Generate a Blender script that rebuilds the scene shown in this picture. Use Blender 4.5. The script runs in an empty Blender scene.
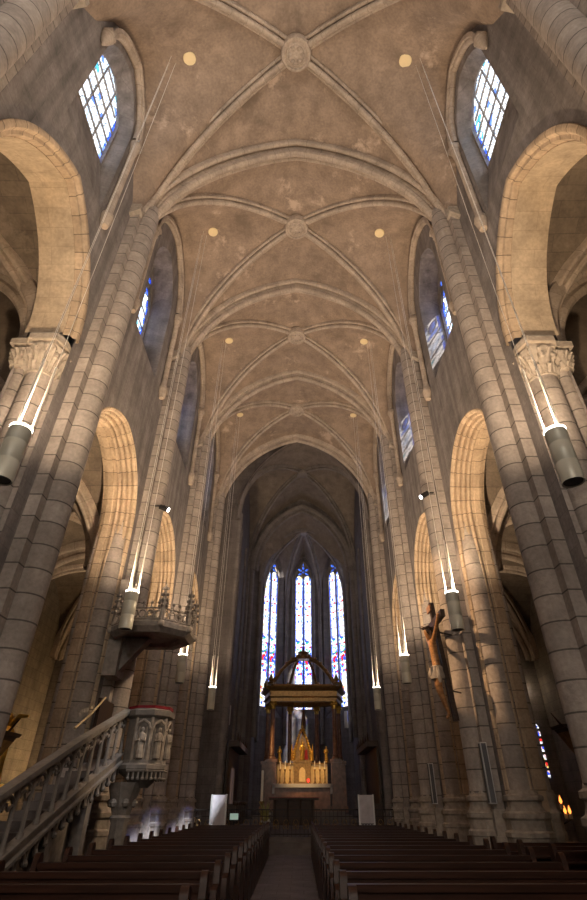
import bpy, math, random
from mathutils import Vector, Matrix
random.seed(7)
C = bpy.context.scene.collection
PI = math.pi
R = math.radians

# ------------------------------------------------------------------ mesh helpers
class MB:
    def __init__(s): s.v = []; s.f = []; s.uv = []
    def add(s, vs, fs, uvs=None):
        o = len(s.v); s.v += [tuple(p) for p in vs]
        for i, f in enumerate(fs):
            s.f.append([o + k for k in f])
            s.uv.append(uvs[i] if uvs else [(0.21, 0.13)] * len(f))
        return s
    def grid(s, rows, cu=False, cv=False):
        n, m = len(rows), len(rows[0])
        U = [0]
        for i in range(1, n + (1 if cv else 0)):
            U.append(U[-1] + (Vector(rows[i % n][m // 2]) - Vector(rows[i - 1][m // 2])).length)
        V = [0]; mid = rows[n // 2]
        for j in range(1, m + (1 if cu else 0)):
            V.append(V[-1] + (Vector(mid[j % m]) - Vector(mid[j - 1])).length)
        fs, uv = [], []
        for i in range(n if cv else n - 1):
            for j in range(m if cu else m - 1):
                a, b = (i + 1) % n, (j + 1) % m
                fs.append([i * m + j, i * m + b, a * m + b, a * m + j])
                uv.append([(U[i], V[j]), (U[i], V[j + 1]), (U[i + 1], V[j + 1]), (U[i + 1], V[j])])
        return s.add([p for r in rows for p in r], fs, uv)
    def box(s, lo, hi, rz=0, about=None):
        x0, y0, z0 = lo; x1, y1, z1 = hi
        vs = [(x, y, z) for z in (z0, z1) for x, y in ((x0, y0), (x1, y0), (x1, y1), (x0, y1))]
        if rz:
            cx, cy = about or ((x0 + x1) / 2, (y0 + y1) / 2); c, q = math.cos(rz), math.sin(rz)
            vs = [(cx + (x - cx) * c - (y - cy) * q, cy + (x - cx) * q + (y - cy) * c, z) for x, y, z in vs]
        return s.add(vs, [[3, 2, 1, 0], [4, 5, 6, 7], [0, 1, 5, 4], [1, 2, 6, 5], [2, 3, 7, 6], [3, 0, 4, 7]])
    def tube(s, pts, r, n=8, caps=True):
        pts = [Vector(p) for p in pts]; rs = r if isinstance(r, (list, tuple)) else [r] * len(pts)
        rows = []; up = Vector((0, 0, 1)); prev = None
        for i, p in enumerate(pts):
            t = (pts[min(i + 1, len(pts) - 1)] - pts[max(i - 1, 0)]).normalized()
            if prev is None:
                a = t.cross(up)
                if a.length < .01: a = t.cross(Vector((1, 0, 0)))
                a.normalize()
            else:
                a = (prev - t * prev.dot(t)).normalized()
            prev = a; b = t.cross(a)
            rows.append([p + (a * math.cos(2 * PI * k / n) + b * math.sin(2 * PI * k / n)) * rs[i] for k in range(n)])
        s.grid(rows, cu=True)
        if caps:
            s.add(rows[0], [list(range(n))[::-1]]); s.add(rows[-1], [list(range(n))])
        return s
    def lathe(s, prof, c=(0, 0, 0), n=16, a0=0, a1=2 * PI, rot=0):
        full = abs(a1 - a0 - 2 * PI) < 1e-6
        k = n if full else n + 1
        rows = [[(c[0] + r * math.cos(rot + a0 + (a1 - a0) * j / n), c[1] + r * math.sin(rot + a0 + (a1 - a0) * j / n), c[2] + z) for j in range(k)] for r, z in prof]
        s.grid(rows, cu=full)
        if full:
            if prof[0][0] > 1e-4: s.add(rows[0], [list(range(n))[::-1]])
            if prof[-1][0] > 1e-4: s.add(rows[-1], [list(range(n))])
        return s
    def prism(s, poly, d):
        n = len(poly); d = Vector(d)
        a = [Vector(p) for p in poly]; b = [p + d for p in a]
        return s.add(a + b, [list(range(n))[::-1], list(range(n, 2 * n))] + [[i, (i + 1) % n, n + (i + 1) % n, n + i] for i in range(n)])
    def sweep(s, path, b, centre, prof, cu=False):
        b = Vector(b).normalized(); path = [Vector(p) for p in path]; centre = Vector(centre); rows = []
        for i, p in enumerate(path):
            t = (path[min(i + 1, len(path) - 1)] - path[max(i - 1, 0)]).normalized()
            nn = b.cross(t).normalized()
            if nn.dot(centre - p) < 0: nn = -nn
            rows.append([p + b * u + nn * v for u, v in prof])
        return s.grid(rows, cu=cu)
    def ball(s, c, r, n=10, sq=(1, 1, 1)):
        m = n // 2 + 1
        rows = [[(c[0] + r * sq[0] * math.sin(PI * i / m) * math.cos(2 * PI * j / n), c[1] + r * sq[1] * math.sin(PI * i / m) * math.sin(2 * PI * j / n), c[2] - r * sq[2] * math.cos(PI * i / m)) for j in range(n)] for i in range(m + 1)]
        return s.grid(rows, cu=True)
    def build(s, name, mat, parent=None, loc=None, rz=0, smooth=38, fix=True):
        me = bpy.data.meshes.new(name)
        off = Vector(loc) if (loc is not None and parent is None and s.__dict__.get('world', True)) else Vector((0, 0, 0))
        me.from_pydata([tuple(Vector(p) - off) for p in s.v], [], s.f); me.update()
        uvl = me.uv_layers.new(name='UVMap'); k = 0
        flat = []
        for q in s.uv:
            for w in q: flat += [w[0], w[1]]
        uvl.data.foreach_set('uv', flat)
        if mat: me.materials.append(mat)
        if fix:
            import bmesh
            bm = bmesh.new(); bm.from_mesh(me); bmesh.ops.remove_doubles(bm, verts=bm.verts, dist=1e-5)
            bmesh.ops.recalc_face_normals(bm, faces=bm.faces); bm.to_mesh(me); bm.free()
        if smooth:
            me.shade_smooth(); me.set_sharp_from_angle(angle=R(smooth))
        o = bpy.data.objects.new(name, me); C.objects.link(o)
        if parent is not None:
            o.parent = parent
            if loc is not None: o.location = loc
        elif loc is not None: o.location = loc
        if rz: o.rotation_euler = (0, 0, rz)
        return o

def tag(o, label=None, cat=None, group=None, kind=None):
    if label: o['label'] = label
    if cat: o['category'] = cat
    if group: o['group'] = group
    if kind: o['kind'] = kind
    return o
def thing(name, loc, label, cat, group=None, rz=0):
    o = bpy.data.objects.new(name, None); o.empty_display_size = .2
    C.objects.link(o); o.location = loc; o.rotation_euler = (0, 0, rz)
    return tag(o, label, cat, group)
def copy_tree(o, loc=None, rz=None, label=None, parent=None):
    c = o.copy(); C.objects.link(c)
    if parent is not None: c.parent = parent
    else:
        if loc is not None: c.location = loc
        if rz is not None: c.rotation_euler = (0, 0, rz)
        if label: c['label'] = label
    for ch in list(o.children): copy_tree(ch, parent=c)
    return c
TR = [0]
def trim(mb, mat, smooth=38):
    TR[0] += 1
    return tag(mb.build('trim_%d' % TR[0], mat, smooth=smooth), kind='structure')

def parch(a, z0, h, n=24):
    """pointed (or segmental) arch through (-a,z0) (0,z0+h) (a,z0)"""
    pts = []
    if h >= a:
        Rr = (a * a + h * h) / (2 * a); c = Rr - a; th = math.atan2(h, c)
        right = [(-c + Rr * math.cos(th * i / n), z0 + Rr * math.sin(th * i / n)) for i in range(n + 1)]
    else:
        d = (a * a - h * h) / (2 * h); Rr = h + d; t0 = math.atan2(d, a)
        right = [(Rr * math.cos(t0 + (PI / 2 - t0) * i / n), z0 - d + Rr * math.sin(t0 + (PI / 2 - t0) * i / n)) for i in range(n + 1)]
    return [(-x, z) for x, z in right] + [(x, z) for x, z in right[::-1]][1:]
def archz(a, z0, h, x):
    x = min(abs(x), a)
    if h >= a:
        Rr = (a * a + h * h) / (2 * a); c = Rr - a
        return z0 + math.sqrt(max(Rr * Rr - (x + c) ** 2, 0))
    d = (a * a - h * h) / (2 * h); Rr = h + d
    return z0 - d + math.sqrt(Rr * Rr - x * x)
def prof(*spec):
    out = []
    for q in spec:
        if len(q) == 2: out.append(q)
        else:
            cx, cy, r, a0, a1 = q
            for i in range(7):
                a = R(a0 + (a1 - a0) * i / 6); out.append((cx + r * math.cos(a), cy + r * math.sin(a)))
    return out
P_TRANS = prof((-.36, -.12), (-.36, .06), (-.27, .1, .09, 200, -20), (-.17, .0), (-.14, .06), (0, .31, .13, 225, -45), (.14, .06), (.17, .0), (.27, .1, .09, 200, -20), (.36, .06), (.36, -.12))
P_DIAG = prof((-.2, -.12), (-.2, .06), (-.14, .08, .06, 200, -20), (-.085, .02), (0, .2, .09, 220, -40), (.085, .02), (.14, .08, .06, 200, -20), (.2, .04), (.2, -.12))
P_WALL = prof((-.14, -.05), (-.14, .06), (0, .1, .1, 190, -10), (.14, .06), (.14, -.05))

# ------------------------------------------------------------------ materials
def nt(name):
    m = bpy.data.materials.new(name); m.use_nodes = True; t = m.node_tree; t.nodes.clear()
    o = t.nodes.new('ShaderNodeOutputMaterial'); b = t.nodes.new('ShaderNodeBsdfPrincipled')
    t.links.new(b.outputs[0], o.inputs[0])
    def N(k, **kw):
        x = t.nodes.new('ShaderNode' + k)
        for a, v in kw.items():
            if a in x.inputs: x.inputs[a].default_value = v
            else: setattr(x, a, v)
        return x
    return m, t, b, N, t.links.new
def rgba(c): return (c[0], c[1], c[2], 1)
def ramp(N, L, fac, stops, interp='LINEAR'):
    r = N('ValToRGB'); e = r.color_ramp; e.interpolation = interp
    while len(e.elements) < len(stops): e.elements.new(.5)
    for i, (p, c) in enumerate(stops):
        e.elements[i].position = p; e.elements[i].color = rgba(c) if hasattr(c, '__len__') else (c, c, c, 1)
    L(fac, r.inputs[0]); return r.outputs[0]
def mix(N, L, fac, a, b, mode='MIX'):
    x = N('Mix', data_type='RGBA', blend_type=mode)
    for k, v in ((0, fac), (6, a), (7, b)):
        if hasattr(v, 'is_output'): L(v, x.inputs[k])
        else: x.inputs[k].default_value = v if k == 0 else rgba(v)
    return x.outputs[2]
def math_(N, L, op, a, b=None):
    x = N('Math', operation=op)
    for k, v in ((0, a), (1, b)):
        if v is None: continue
        if hasattr(v, 'is_output'): L(v, x.inputs[k])
        else: x.inputs[k].default_value = v
    return x.outputs[0]
def plain(name, col, rough=.6, metal=0, var=.15, scale=6, bump=0):
    m, t, b, N, L = nt(name)
    tc = N('TexCoord'); n = N('TexNoise', Scale=scale, Detail=5.0); L(tc.outputs['Object'], n.inputs['Vector'])
    lo = [c * (1 - var) for c in col]; hi = [min(1, c * (1 + var)) for c in col]
    L(ramp(N, L, n.outputs['Fac'], [(.3, lo), (.7, hi)]), b.inputs['Base Color'])
    b.inputs['Roughness'].default_value = rough; b.inputs['Metallic'].default_value = metal
    if bump:
        bp = N('Bump', Strength=bump, Distance=.02); L(n.outputs['Fac'], bp.inputs['Height']); L(bp.outputs[0], b.inputs['Normal'])
    return m
def stone(name, col, axes='obj', bw=.9, bh=.45, mort=.012, streak=0., dark=.45, var=.18, mcol=None, bump=.5, stain=0.):
    """coursed ashlar; axes: obj -> (x+y, z), yz -> (y, z), xz, xy, uv -> (v, u)"""
    m, t, b, N, L = nt(name)
    tc = N('TexCoord'); sp = N('SeparateXYZ'); cb = N('CombineXYZ')
    L(tc.outputs['UV' if axes == 'uv' else 'Object'], sp.inputs[0])
    X, Y, Z = sp.outputs
    a, c = {'obj': (math_(N, L, 'ADD', math_(N, L, 'ADD', X, Y), 13.7), Z), 'yz': (Y, Z), 'xz': (X, Z), 'xy': (X, Y), 'uv': (Y, X)}[axes]
    L(a, cb.inputs[0]); L(c, cb.inputs[1])
    br = N('TexBrick', Scale=1.0); L(cb.outputs[0], br.inputs['Vector'])
    br.inputs['Brick Width'].default_value = bw; br.inputs['Row Height'].default_value = bh
    br.inputs['Mortar Size'].default_value = mort; br.inputs['Mortar Smooth'].default_value = .3; br.inputs['Bias'].default_value = 0
    br.inputs['Color1'].default_value = rgba([q * (1 - var) for q in col]); br.inputs['Color2'].default_value = rgba([min(1, q * (1 + var)) for q in col])
    mc = mcol or [q * dark for q in col]; br.inputs['Mortar'].default_value = rgba(mc)
    n1 = N('TexNoise', Scale=1.7, Detail=8.0, Roughness=.65); L(tc.outputs['Object'], n1.inputs['Vector'])
    cur = mix(N, L, 1., br.outputs['Color'], ramp(N, L, n1.outputs['Fac'], [(.25, .62), (.75, 1.25)]), 'MULTIPLY')
    n3 = N('TexNoise', Scale=14.0, Detail=4.0); L(tc.outputs['Object'], n3.inputs['Vector'])
    cur = mix(N, L, 1., cur, ramp(N, L, n3.outputs['Fac'], [(.3, .86), (.7, 1.1)]), 'MULTIPLY')
    if streak:
        mp = N('Mapping'); L(tc.outputs['Object'], mp.inputs[0]); mp.inputs['Scale'].default_value = (3.2, 3.2, .16)
        n2 = N('TexNoise', Scale=1.0, Detail=6.0); L(mp.outputs[0], n2.inputs['Vector'])
        cur = mix(N, L, streak, cur, ramp(N, L, n2.outputs['Fac'], [(.3, .45), (.62, 1.35)]), 'MULTIPLY')
    if stain:
        n4 = N('TexNoise', Scale=.75, Detail=9.0, Roughness=.7); L(tc.outputs['Object'], n4.inputs['Vector'])
        f = ramp(N, L, n4.outputs['Fac'], [(.58, 0.), (.66, 1.)])
        cur = mix(N, L, math_(N, L, 'MULTIPLY', f, stain), cur, [min(1, q * 1.7 + .05) for q in col])
        n5 = N('TexNoise', Scale=.55, Detail=9.0, Roughness=.7)
        mp2 = N('Mapping'); L(tc.outputs['Object'], mp2.inputs[0]); mp2.inputs['Location'].default_value = (11, 5, 3); L(mp2.outputs[0], n5.inputs['Vector'])
        f = ramp(N, L, n5.outputs['Fac'], [(.56, 0.), (.68, 1.)])
        cur = mix(N, L, math_(N, L, 'MULTIPLY', f, stain), cur, [q * .5 for q in col])
    L(cur, b.inputs['Base Color']); b.inputs['Roughness'].default_value = .85
    h = math_(N, L, 'SUBTRACT', n3.outputs['Fac'], br.outputs['Fac'])
    bp = N('Bump', Strength=bump, Distance=.025); L(h, bp.inputs['Height']); L(bp.outputs[0], b.inputs['Normal'])
    return m
def glow(name, col, s):
    m, t, b, N, L = nt(name); b.inputs['Base Color'].default_value = rgba(col)
    b.inputs['Emission Color'].default_value = rgba(col); b.inputs['Emission Strength'].default_value = s
    return m
def wood(name, col, rough=.35):
    m, t, b, N, L = nt(name); tc = N('TexCoord'); mp = N('Mapping'); L(tc.outputs['Object'], mp.inputs[0]); mp.inputs['Scale'].default_value = (1.2, 14, 14)
    n = N('TexNoise', Scale=1.5, Detail=6.0); L(mp.outputs[0], n.inputs['Vector'])
    L(ramp(N, L, n.outputs['Fac'], [(.3, [c * .6 for c in col]), (.7, [c * 1.3 for c in col])]), b.inputs['Base Color'])
    b.inputs['Roughness'].default_value = rough; b.inputs['Specular IOR Level'].default_value = .3
    return m
def stained(name, hw, kind, strength, zlo=0., zhi=1., trans=1.):
    """leaded coloured glass: light from outside comes through it"""
    m, t, b, N, L = nt(name)
    tc = N('TexCoord'); sp = N('SeparateXYZ'); L(tc.outputs['Object'], sp.inputs[0]); X, Y, Z = sp.outputs
    cb = N('CombineXYZ'); L(X, cb.inputs[0]); L(Z, cb.inputs[1])
    sc = 6.5 if kind == 'figure' else 5.5
    v = N('TexVoronoi', Scale=sc, voronoi_dimensions='2D'); L(cb.outputs[0], v.inputs['Vector'])
    ve = N('TexVoronoi', Scale=sc, voronoi_dimensions='2D', feature='DISTANCE_TO_EDGE'); L(cb.outputs[0], ve.inputs['Vector'])
    sc2 = N('SeparateColor'); L(v.outputs['Color'], sc2.inputs[0]); rnd = sc2.outputs[0]
    W = (.92, .95, 1.); PB = (.62, .76, 1.); BL = (.03, .09, .85); RD = (.75, .03, .03); GR = (.03, .4, .2); YL = (.95, .7, .2); PK = (.9, .6, .62)
    grey = ramp(N, L, rnd, [(0, W), (.34, (.72, .83, 1.)), (.55, W), (.72, PB), (.84, (.12, .25, .9)), (.9, (.1, .45, .6)), (.93, W)], 'CONSTANT')
    if kind == 'amber': grey = ramp(N, L, rnd, [(0, (1, .9, .78)), (.4, (.95, .75, .55)), (.6, (1, .95, .85)), (.85, (.8, .6, .5))], 'CONSTANT')
    if kind == 'dense': grey = ramp(N, L, rnd, [(0, (.12, .12, .16)), (.4, (.22, .17, .15)), (.6, (.3, .3, .32)), (.85, (.08, .1, .1))], 'CONSTANT')
    if kind == 'figure':
        fig = ramp(N, L, rnd, [(0, W), (.24, RD), (.36, PB), (.5, BL), (.62, GR), (.7, W), (.8, PK), (.88, YL), (.94, BL)], 'CONSTANT')
        pale = ramp(N, L, rnd, [(0, W), (.45, PB), (.6, PK), (.72, W), (.84, BL), (.92, RD), (.95, YL)], 'CONSTANT')
        n = N('TexNoise', Scale=.7, Detail=2.0); L(tc.outputs['Object'], n.inputs['Vector'])
        zz = math_(N, L, 'ADD', Z, math_(N, L, 'MULTIPLY', math_(N, L, 'SUBTRACT', n.outputs['Fac'], .5), 3.5))
        f1 = math_(N, L, 'MULTIPLY', math_(N, L, 'GREATER_THAN', zz, zlo), math_(N, L, 'LESS_THAN', zz, zhi))
        col = mix(N, L, f1, pale, fig)
    elif kind == 'blue':
        col = ramp(N, L, rnd, [(0, BL), (.4, (.1, .25, 1.)), (.6, PB), (.75, BL), (.88, GR), (.93, YL)], 'CONSTANT')
    else:
        col = grey
    ax = math_(N, L, 'ABSOLUTE', X)
    if kind not in ('blue', 'amber', 'dense'):
        bd = math_(N, L, 'GREATER_THAN', ax, hw * (.78 if hw > .9 else .84))
        bcol = ramp(N, L, rnd, [(0, (.05, .14, 1.)), (.55, (.25, .4, 1.)), (.8, (.6, .75, 1.))], 'CONSTANT')
        col = mix(N, L, bd, col, bcol)
    lead = math_(N, L, 'GREATER_THAN', ve.outputs['Distance'], .055)
    col = mix(N, L, lead, (.004, .004, .006), col)
    tr = N('BsdfTransparent'); L(mix(N, L, 1., col, (trans, trans, trans), 'MULTIPLY'), tr.inputs[0])
    em = N('Emission', Strength=strength); L(col, em.inputs[0])
    ad = N('AddShader'); L(tr.outputs[0], ad.inputs[0]); L(em.outputs[0], ad.inputs[1])
    out = [x for x in t.nodes if x.type == 'OUTPUT_MATERIAL'][0]
    L(ad.outputs[0], out.inputs[0])
    return m

GREY = (.30, .265, .24)
M = dict(
    wall=stone('nave wall ashlar', (.235, .21, .20), 'yz', .7, .33, .006, streak=.6, dark=.75, var=.08, bump=.25),
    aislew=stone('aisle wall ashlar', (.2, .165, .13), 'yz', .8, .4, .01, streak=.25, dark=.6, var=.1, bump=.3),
    wallx=stone('cross wall ashlar', (.25, .22, .205), 'xz', .7, .33, .008, streak=.5, dark=.6, var=.1, bump=.25),
    pier=stone('pier stone', (.37, .32, .285), 'obj', 80., .46, .016, dark=.33, var=.13, bump=.5),
    vous=stone('arch stone', (.47, .36, .255), 'uv', 5., .42, .013, dark=.4, var=.1, bump=.4),
    dim=stone('shade-darkened chancel ashlar', (.13, .112, .107), 'xz', .7, .33, .008, streak=.5, dark=.6, var=.1, bump=.25),  # chancel stone set darker to paint in the dimness there
    dimv=stone('shade-darkened chancel plaster', (.19, .155, .13), 'xy', 1.1, .34, .004, dark=.8, var=.04, bump=.2, stain=.3),  # vault tone darkened too, standing in for missing light
    dimr=stone('shade-darkened chancel ribs', (.2, .175, .165), 'uv', 9., .55, .008, dark=.6, var=.06, bump=.2),  # rib colour likewise lowered for the shade of the chancel
    rib=stone('rib stone', (.47, .39, .32), 'uv', 9., .55, .008, dark=.6, var=.06, bump=.25),
    soffit=stone('smooth arch stone', (.50, .40, .29), 'uv', 1.1, .42, .006, dark=.75, var=.05, bump=.15),
    vault=stone('vault plaster', (.325, .248, .192), 'xy', 1.1, .34, .004, dark=.9, var=.03, bump=.2, stain=.75),
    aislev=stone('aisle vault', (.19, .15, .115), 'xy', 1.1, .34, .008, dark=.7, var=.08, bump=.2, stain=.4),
    carve=plain('carved limestone', (.36, .31, .26), .85, 0, .25, 9, .5),
    carved=plain('dark carved stone', (.24, .21, .185), .8, 0, .25, 9, .5),
    pulp=plain('pulpit stone', (.22, .195, .175), .8, 0, .2, 7, .3),
    floor=stone('floor slabs', (.155, .135, .15), 'xy', .6, .6, .008, dark=.5, var=.12, bump=.15),
    pew=wood('dark pew oak', (.042, .016, .009), .42),
    oak=wood('dark oak', (.05, .028, .018), .45),
    statue=wood('carved limewood', (.42, .21, .085), .4),
    lampb=plain('lamp enamel', (.55, .53, .44), .4, .1, .06, 3),
    steel=plain('cable steel', (.7, .7, .7), .35, .6, .03, 3),
    cable=plain('bright cable', (.85, .85, .83), .6, 0, .03, 3),
    black=plain('black metal', (.015, .014, .014), .5, .3, .1, 5),
    iron=plain('wrought iron', (.03, .024, .022), .5, .6, .2, 8),
    gold=plain('gilding', (.85, .52, .12), .32, .9, .25, 12, .2),
    panel=plain('pale gilt panel', (.75, .56, .28), .5, .2, .1, 8),
    bronze=plain('dark gilding', (.32, .19, .07), .4, .6, .3, 9, .2),
    marble=plain('red brown marble', (.20, .095, .06), .3, 0, .35, 5),
    cloth=plain('white linen', (.62, .58, .58), .9, 0, .05, 6),
    velvet=plain('red velvet', (.22, .012, .02), .9, 0, .2, 8),
    disc=plain('cream roundel', (.85, .70, .42), .7, 0, .05, 4),
    board=plain('printed panel', (.55, .52, .56), .6, 0, .12, 5),
    grey=plain('speaker grey', (.11, .11, .12), .6, 0, .1, 9),
    white=plain('speaker white', (.62, .6, .54), .6, 0, .05, 5),
    wax=plain('white wax', (.8, .76, .66), .5, 0, .04, 5),
    leaf=plain('leaves', (.36, .33, .1), .6, 0, .4, 9),
    petal=plain('white petals', (.75, .72, .66), .8, 0, .1, 9),
    stair=plain('step stone', (.15, .13, .125), .8, 0, .2, 3, .2),
    rope=plain('rope', (.55, .42, .25), .9, 0, .2, 20),
    carpet=plain('red carpet', (.10, .02, .02), .95, 0, .2, 20),
    lens=glow('lamp lens', (1., .93, .78), 14.),
    bulb=glow('white bulb', (1., .97, .95), 9.),
    flame=glow('candle flame', (1., .3, .05), 2.6),
    redglow=glow('red sanctuary lamp', (1., .03, .02), 3.),
    screen=glow('small lit screen', (.5, .72, .62), .3),
)
WIN = 2.2; LAMP_W = 1270.; SIDE_W = 800.; PROJ_W = 4500.; ALT_W = 1500.; SUN_W = 22.; WEST_W = 8.; SKY_W = .6; EXPO = 0.
def rod(name):
    m, t, b, N, L = nt(name); b.inputs['Base Color'].default_value = (.9, .88, .84, 1); b.inputs['Roughness'].default_value = .5
    tl = N('BsdfTranslucent'); tl.inputs[0].default_value = (.95, .92, .88, 1); mx = N('MixShader'); mx.inputs[0].default_value = .55
    L(b.outputs[0], mx.inputs[1]); L(tl.outputs[0], mx.inputs[2]); o = [x for x in t.nodes if x.type == 'OUTPUT_MATERIAL'][0]; L(mx.outputs[0], o.inputs[0]); return m
M['cable'] = rod('frosted suspension rod')
# ------------------------------------------------------------------ dimensions
W = 5.0; WT = 1.05; PIT = 6.04; Y0 = 2.81          # wall plane, thickness, bay pitch, first arch line
ZS = 15.6; ZA = 21.8
BAYS = [-2, -1, 0, 1, 2, 3]
yc = lambda k: Y0 + PIT * (k + .5)
YE = Y0 + PIT * 4                                     # chancel arch line
ARC = {k: (2.1, 10.3, 3.1) if k <= 0 else (2.25, 8.6, 2.4) for k in BAYS}
OW = 12.3                                             # outer aisle wall

# ------------------------------------------------------------------ floor, walls
m = MB(); m.box((-OW - .3, -10.5, -.3), (OW + .3, 45, 0)); tag(m.build('floor', M['floor'], smooth=0), kind='structure')

def panel(mb, y0, y1, z0, z1, c, a, hb, top, P):
    ys = [y0, c - a] + [c - a + 2 * a * i / 40 for i in range(1, 40)] + [c + a, y1]
    for p, q in zip(ys, ys[1:]):
        if q - p < 1e-6: continue
        if p >= c - a - 1e-6 and q <= c + a + 1e-6:
            if hb > z0: mb.add([P(p, z0), P(q, z0), P(q, hb), P(p, hb)], [[0, 1, 2, 3]])
            mb.add([P(p, top(p - c)), P(q, top(q - c)), P(q, z1), P(p, z1)], [[0, 1, 2, 3]])
        else: mb.add([P(p, z0), P(q, z0), P(q, z1), P(p, z1)], [[0, 1, 2, 3]])

CLK = lambda k: (1.26, 14.0, 17.5, 2.0) if k > 0 else (1.12, 14.1, 18.0, 1.7)                           # clerestory opening at the wall face
def win_loop(a, sill, zs, h, n=16):
    return [(-a, sill)] + parch(a, zs, h, n) + [(a, sill)]
GK = lambda k: (5.75, 1.1, 15.6, 17.5, 1.85) if k > 0 else (5.4, 1.0, 16.05, 18.2, 1.35)
GA = 1.1
for sg, side in ((1, 'right'), (-1, 'left')):
    w = MB()
    for k in BAYS:
        CL = CLK(k); GX, GA, GS, GZ, GH = GK(k)
        a, zs, h = ARC[k]; lo, hi = yc(k) - PIT / 2, yc(k) + PIT / 2
        P = lambda y, z: (sg * W, y, z)
        panel(w, lo, hi, 0, 13.5, yc(k), a, 0, lambda q: archz(a, zs, h, q), P)
        panel(w, lo, hi, 13.5, 22.5, yc(k), CL[0], CL[1], lambda q: archz(CL[0], CL[2], CL[3], q), P)
        Q = lambda y, z: (sg * (W + WT), y, z)
        ai = a - .1
        panel(w, lo, hi, 0, 15, yc(k), ai, 0, lambda q: archz(ai, zs, h - .1, q), Q)
        # splayed window reveal
        rows = []
        for u in (0, 1):
            aa = CL[0] + (GA - CL[0]) * u; ss = CL[1] + (GS - CL[1]) * u; hh = CL[3] + (GH - CL[3]) * u
            rows.append([(sg * (W + (GX - W) * u), yc(k) + y, z) for y, z in win_loop(aa, ss, CL[2], hh)])
        w.grid(rows, cu=True)
        rows = [[(sg * (GX + .0 + .25 * u), yc(k) + y, z) for y, z in win_loop(GA, GS, GZ, GH)] for u in (0, 1)]
        w.grid(rows, cu=True)
    w.build('wall_' + side, M['wall'], smooth=30)['kind'] = 'structure'

# arch mouldings of the nave arcade
def order_profile(n, dep, ins, r):
    out = [(0, 0), (.0, .04)]
    d, i = .02, .05
    for k in range(n):
        for j in range(7):
            t = PI * j / 6; out.append((d + r - r * math.cos(t), i + r * .9 * math.sin(t)))
        d += dep; i += ins
        out.append((d - .022, i - ins * 1.75)); out.append((d - .004, i - ins * 1.3))
    return out
PM = order_profile(4, .14, .07, .06)
for sg in (1, -1):
    for k in BAYS:
        a, zs, h = ARC[k]
        if k >= 1:
            full = PM + [(.66, PM[-1][1]), (.68, PM[-1][1] + .03), (WT - .2, PM[-1][1] + .03), (WT - .18, .22), (WT - .1, .2), (WT - .08, .1), (WT, .1)]
            pm, mat = full, M['vous']
        else:
            mo = [(0, -.08), (-.06, -.08), (-.07, .0), (-.05, .05), (.03, .09), (.05, .16), (.2, .18), (.2, .2)]
            pm, mat = mo, M['vous']
            s2 = MB()
            rows = []
            for d in [.2 + (WT - .2) * j / 6 for j in range(7)]:
                aa = a - .2
                ol = [(-aa, zs)] + parch(aa, zs, h - .2, 20)[1:-1] + [(aa, zs)]
                rows.append([(sg * (W + d), yc(k) + y, z) for y, z in ol])
            rows = list(map(list, zip(*rows)))
            s2.grid(rows); trim(s2, M['soffit'])
        b = MB(); rows = []
        c0 = None
        base = 0 if k >= 1 else zs - .05
        N_ = 20
        cols = []
        for d, i in pm:
            aa = a - i; hh = h - i
            ol = [(-aa, base)] + ([(-aa, zs * .5)] if k >= 1 else []) + parch(aa, zs, max(hh, aa * 1.001), N_) + ([(aa, zs * .5)] if k >= 1 else []) + [(aa, base)]
            cols.append([(sg * (W + d - (.0)), yc(k) + y, z) for y, z in ol])
        rows = list(map(list, zip(*cols)))
        b.grid(rows); trim(b, mat, 34)

HB = lambda k: 1.98 if k > 0 else 1.36
# string and wall ribs, colonnettes
for sg in (1, -1):
    for k in BAYS:
        r = MB(); path = [(sg * (W - .08), yc(k) + y, z) for y, z in parch(HB(k), 18.2, 2.5 if k > 0 else 2.1, 20)]
        r.sweep(path, (1, 0, 0), (sg * W, yc(k), 17), P_WALL)
        for q in (-1, 1):
            yy = yc(k) + q * HB(k)
            if k <= 0 and q < 0:
                r.lathe([(.03, 17.4), (.1, 17.65), (.12, 17.7), (.15, 17.85), (.19, 18.0)], (sg * (W - .1), yy, 0), 12); r.box((sg * W - .24 * (sg > 0), yy - .15, 18.0), (sg * W + .24 * (sg < 0), yy + .15, 18.17)); continue
            r.lathe([(.16, 14.05), (.16, 14.2), (.12, 14.27), (.1, 14.4), (.1, 17.6), (.13, 17.65), (.1, 17.7), (.15, 17.85), (.19, 18.0), (.12, 18.02)], (sg * (W - .1), yy, 0), 12)
            r.box((sg * W - .26 * (sg > 0), yy - .16, 18.0), (sg * W + .26 * (sg < 0), yy + .16, 18.17))
            r.lathe([(.1, 13.7), (.17, 14.06)], (sg * (W - .12), yy, 0), 12)
        trim(r, M['rib'])

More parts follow.
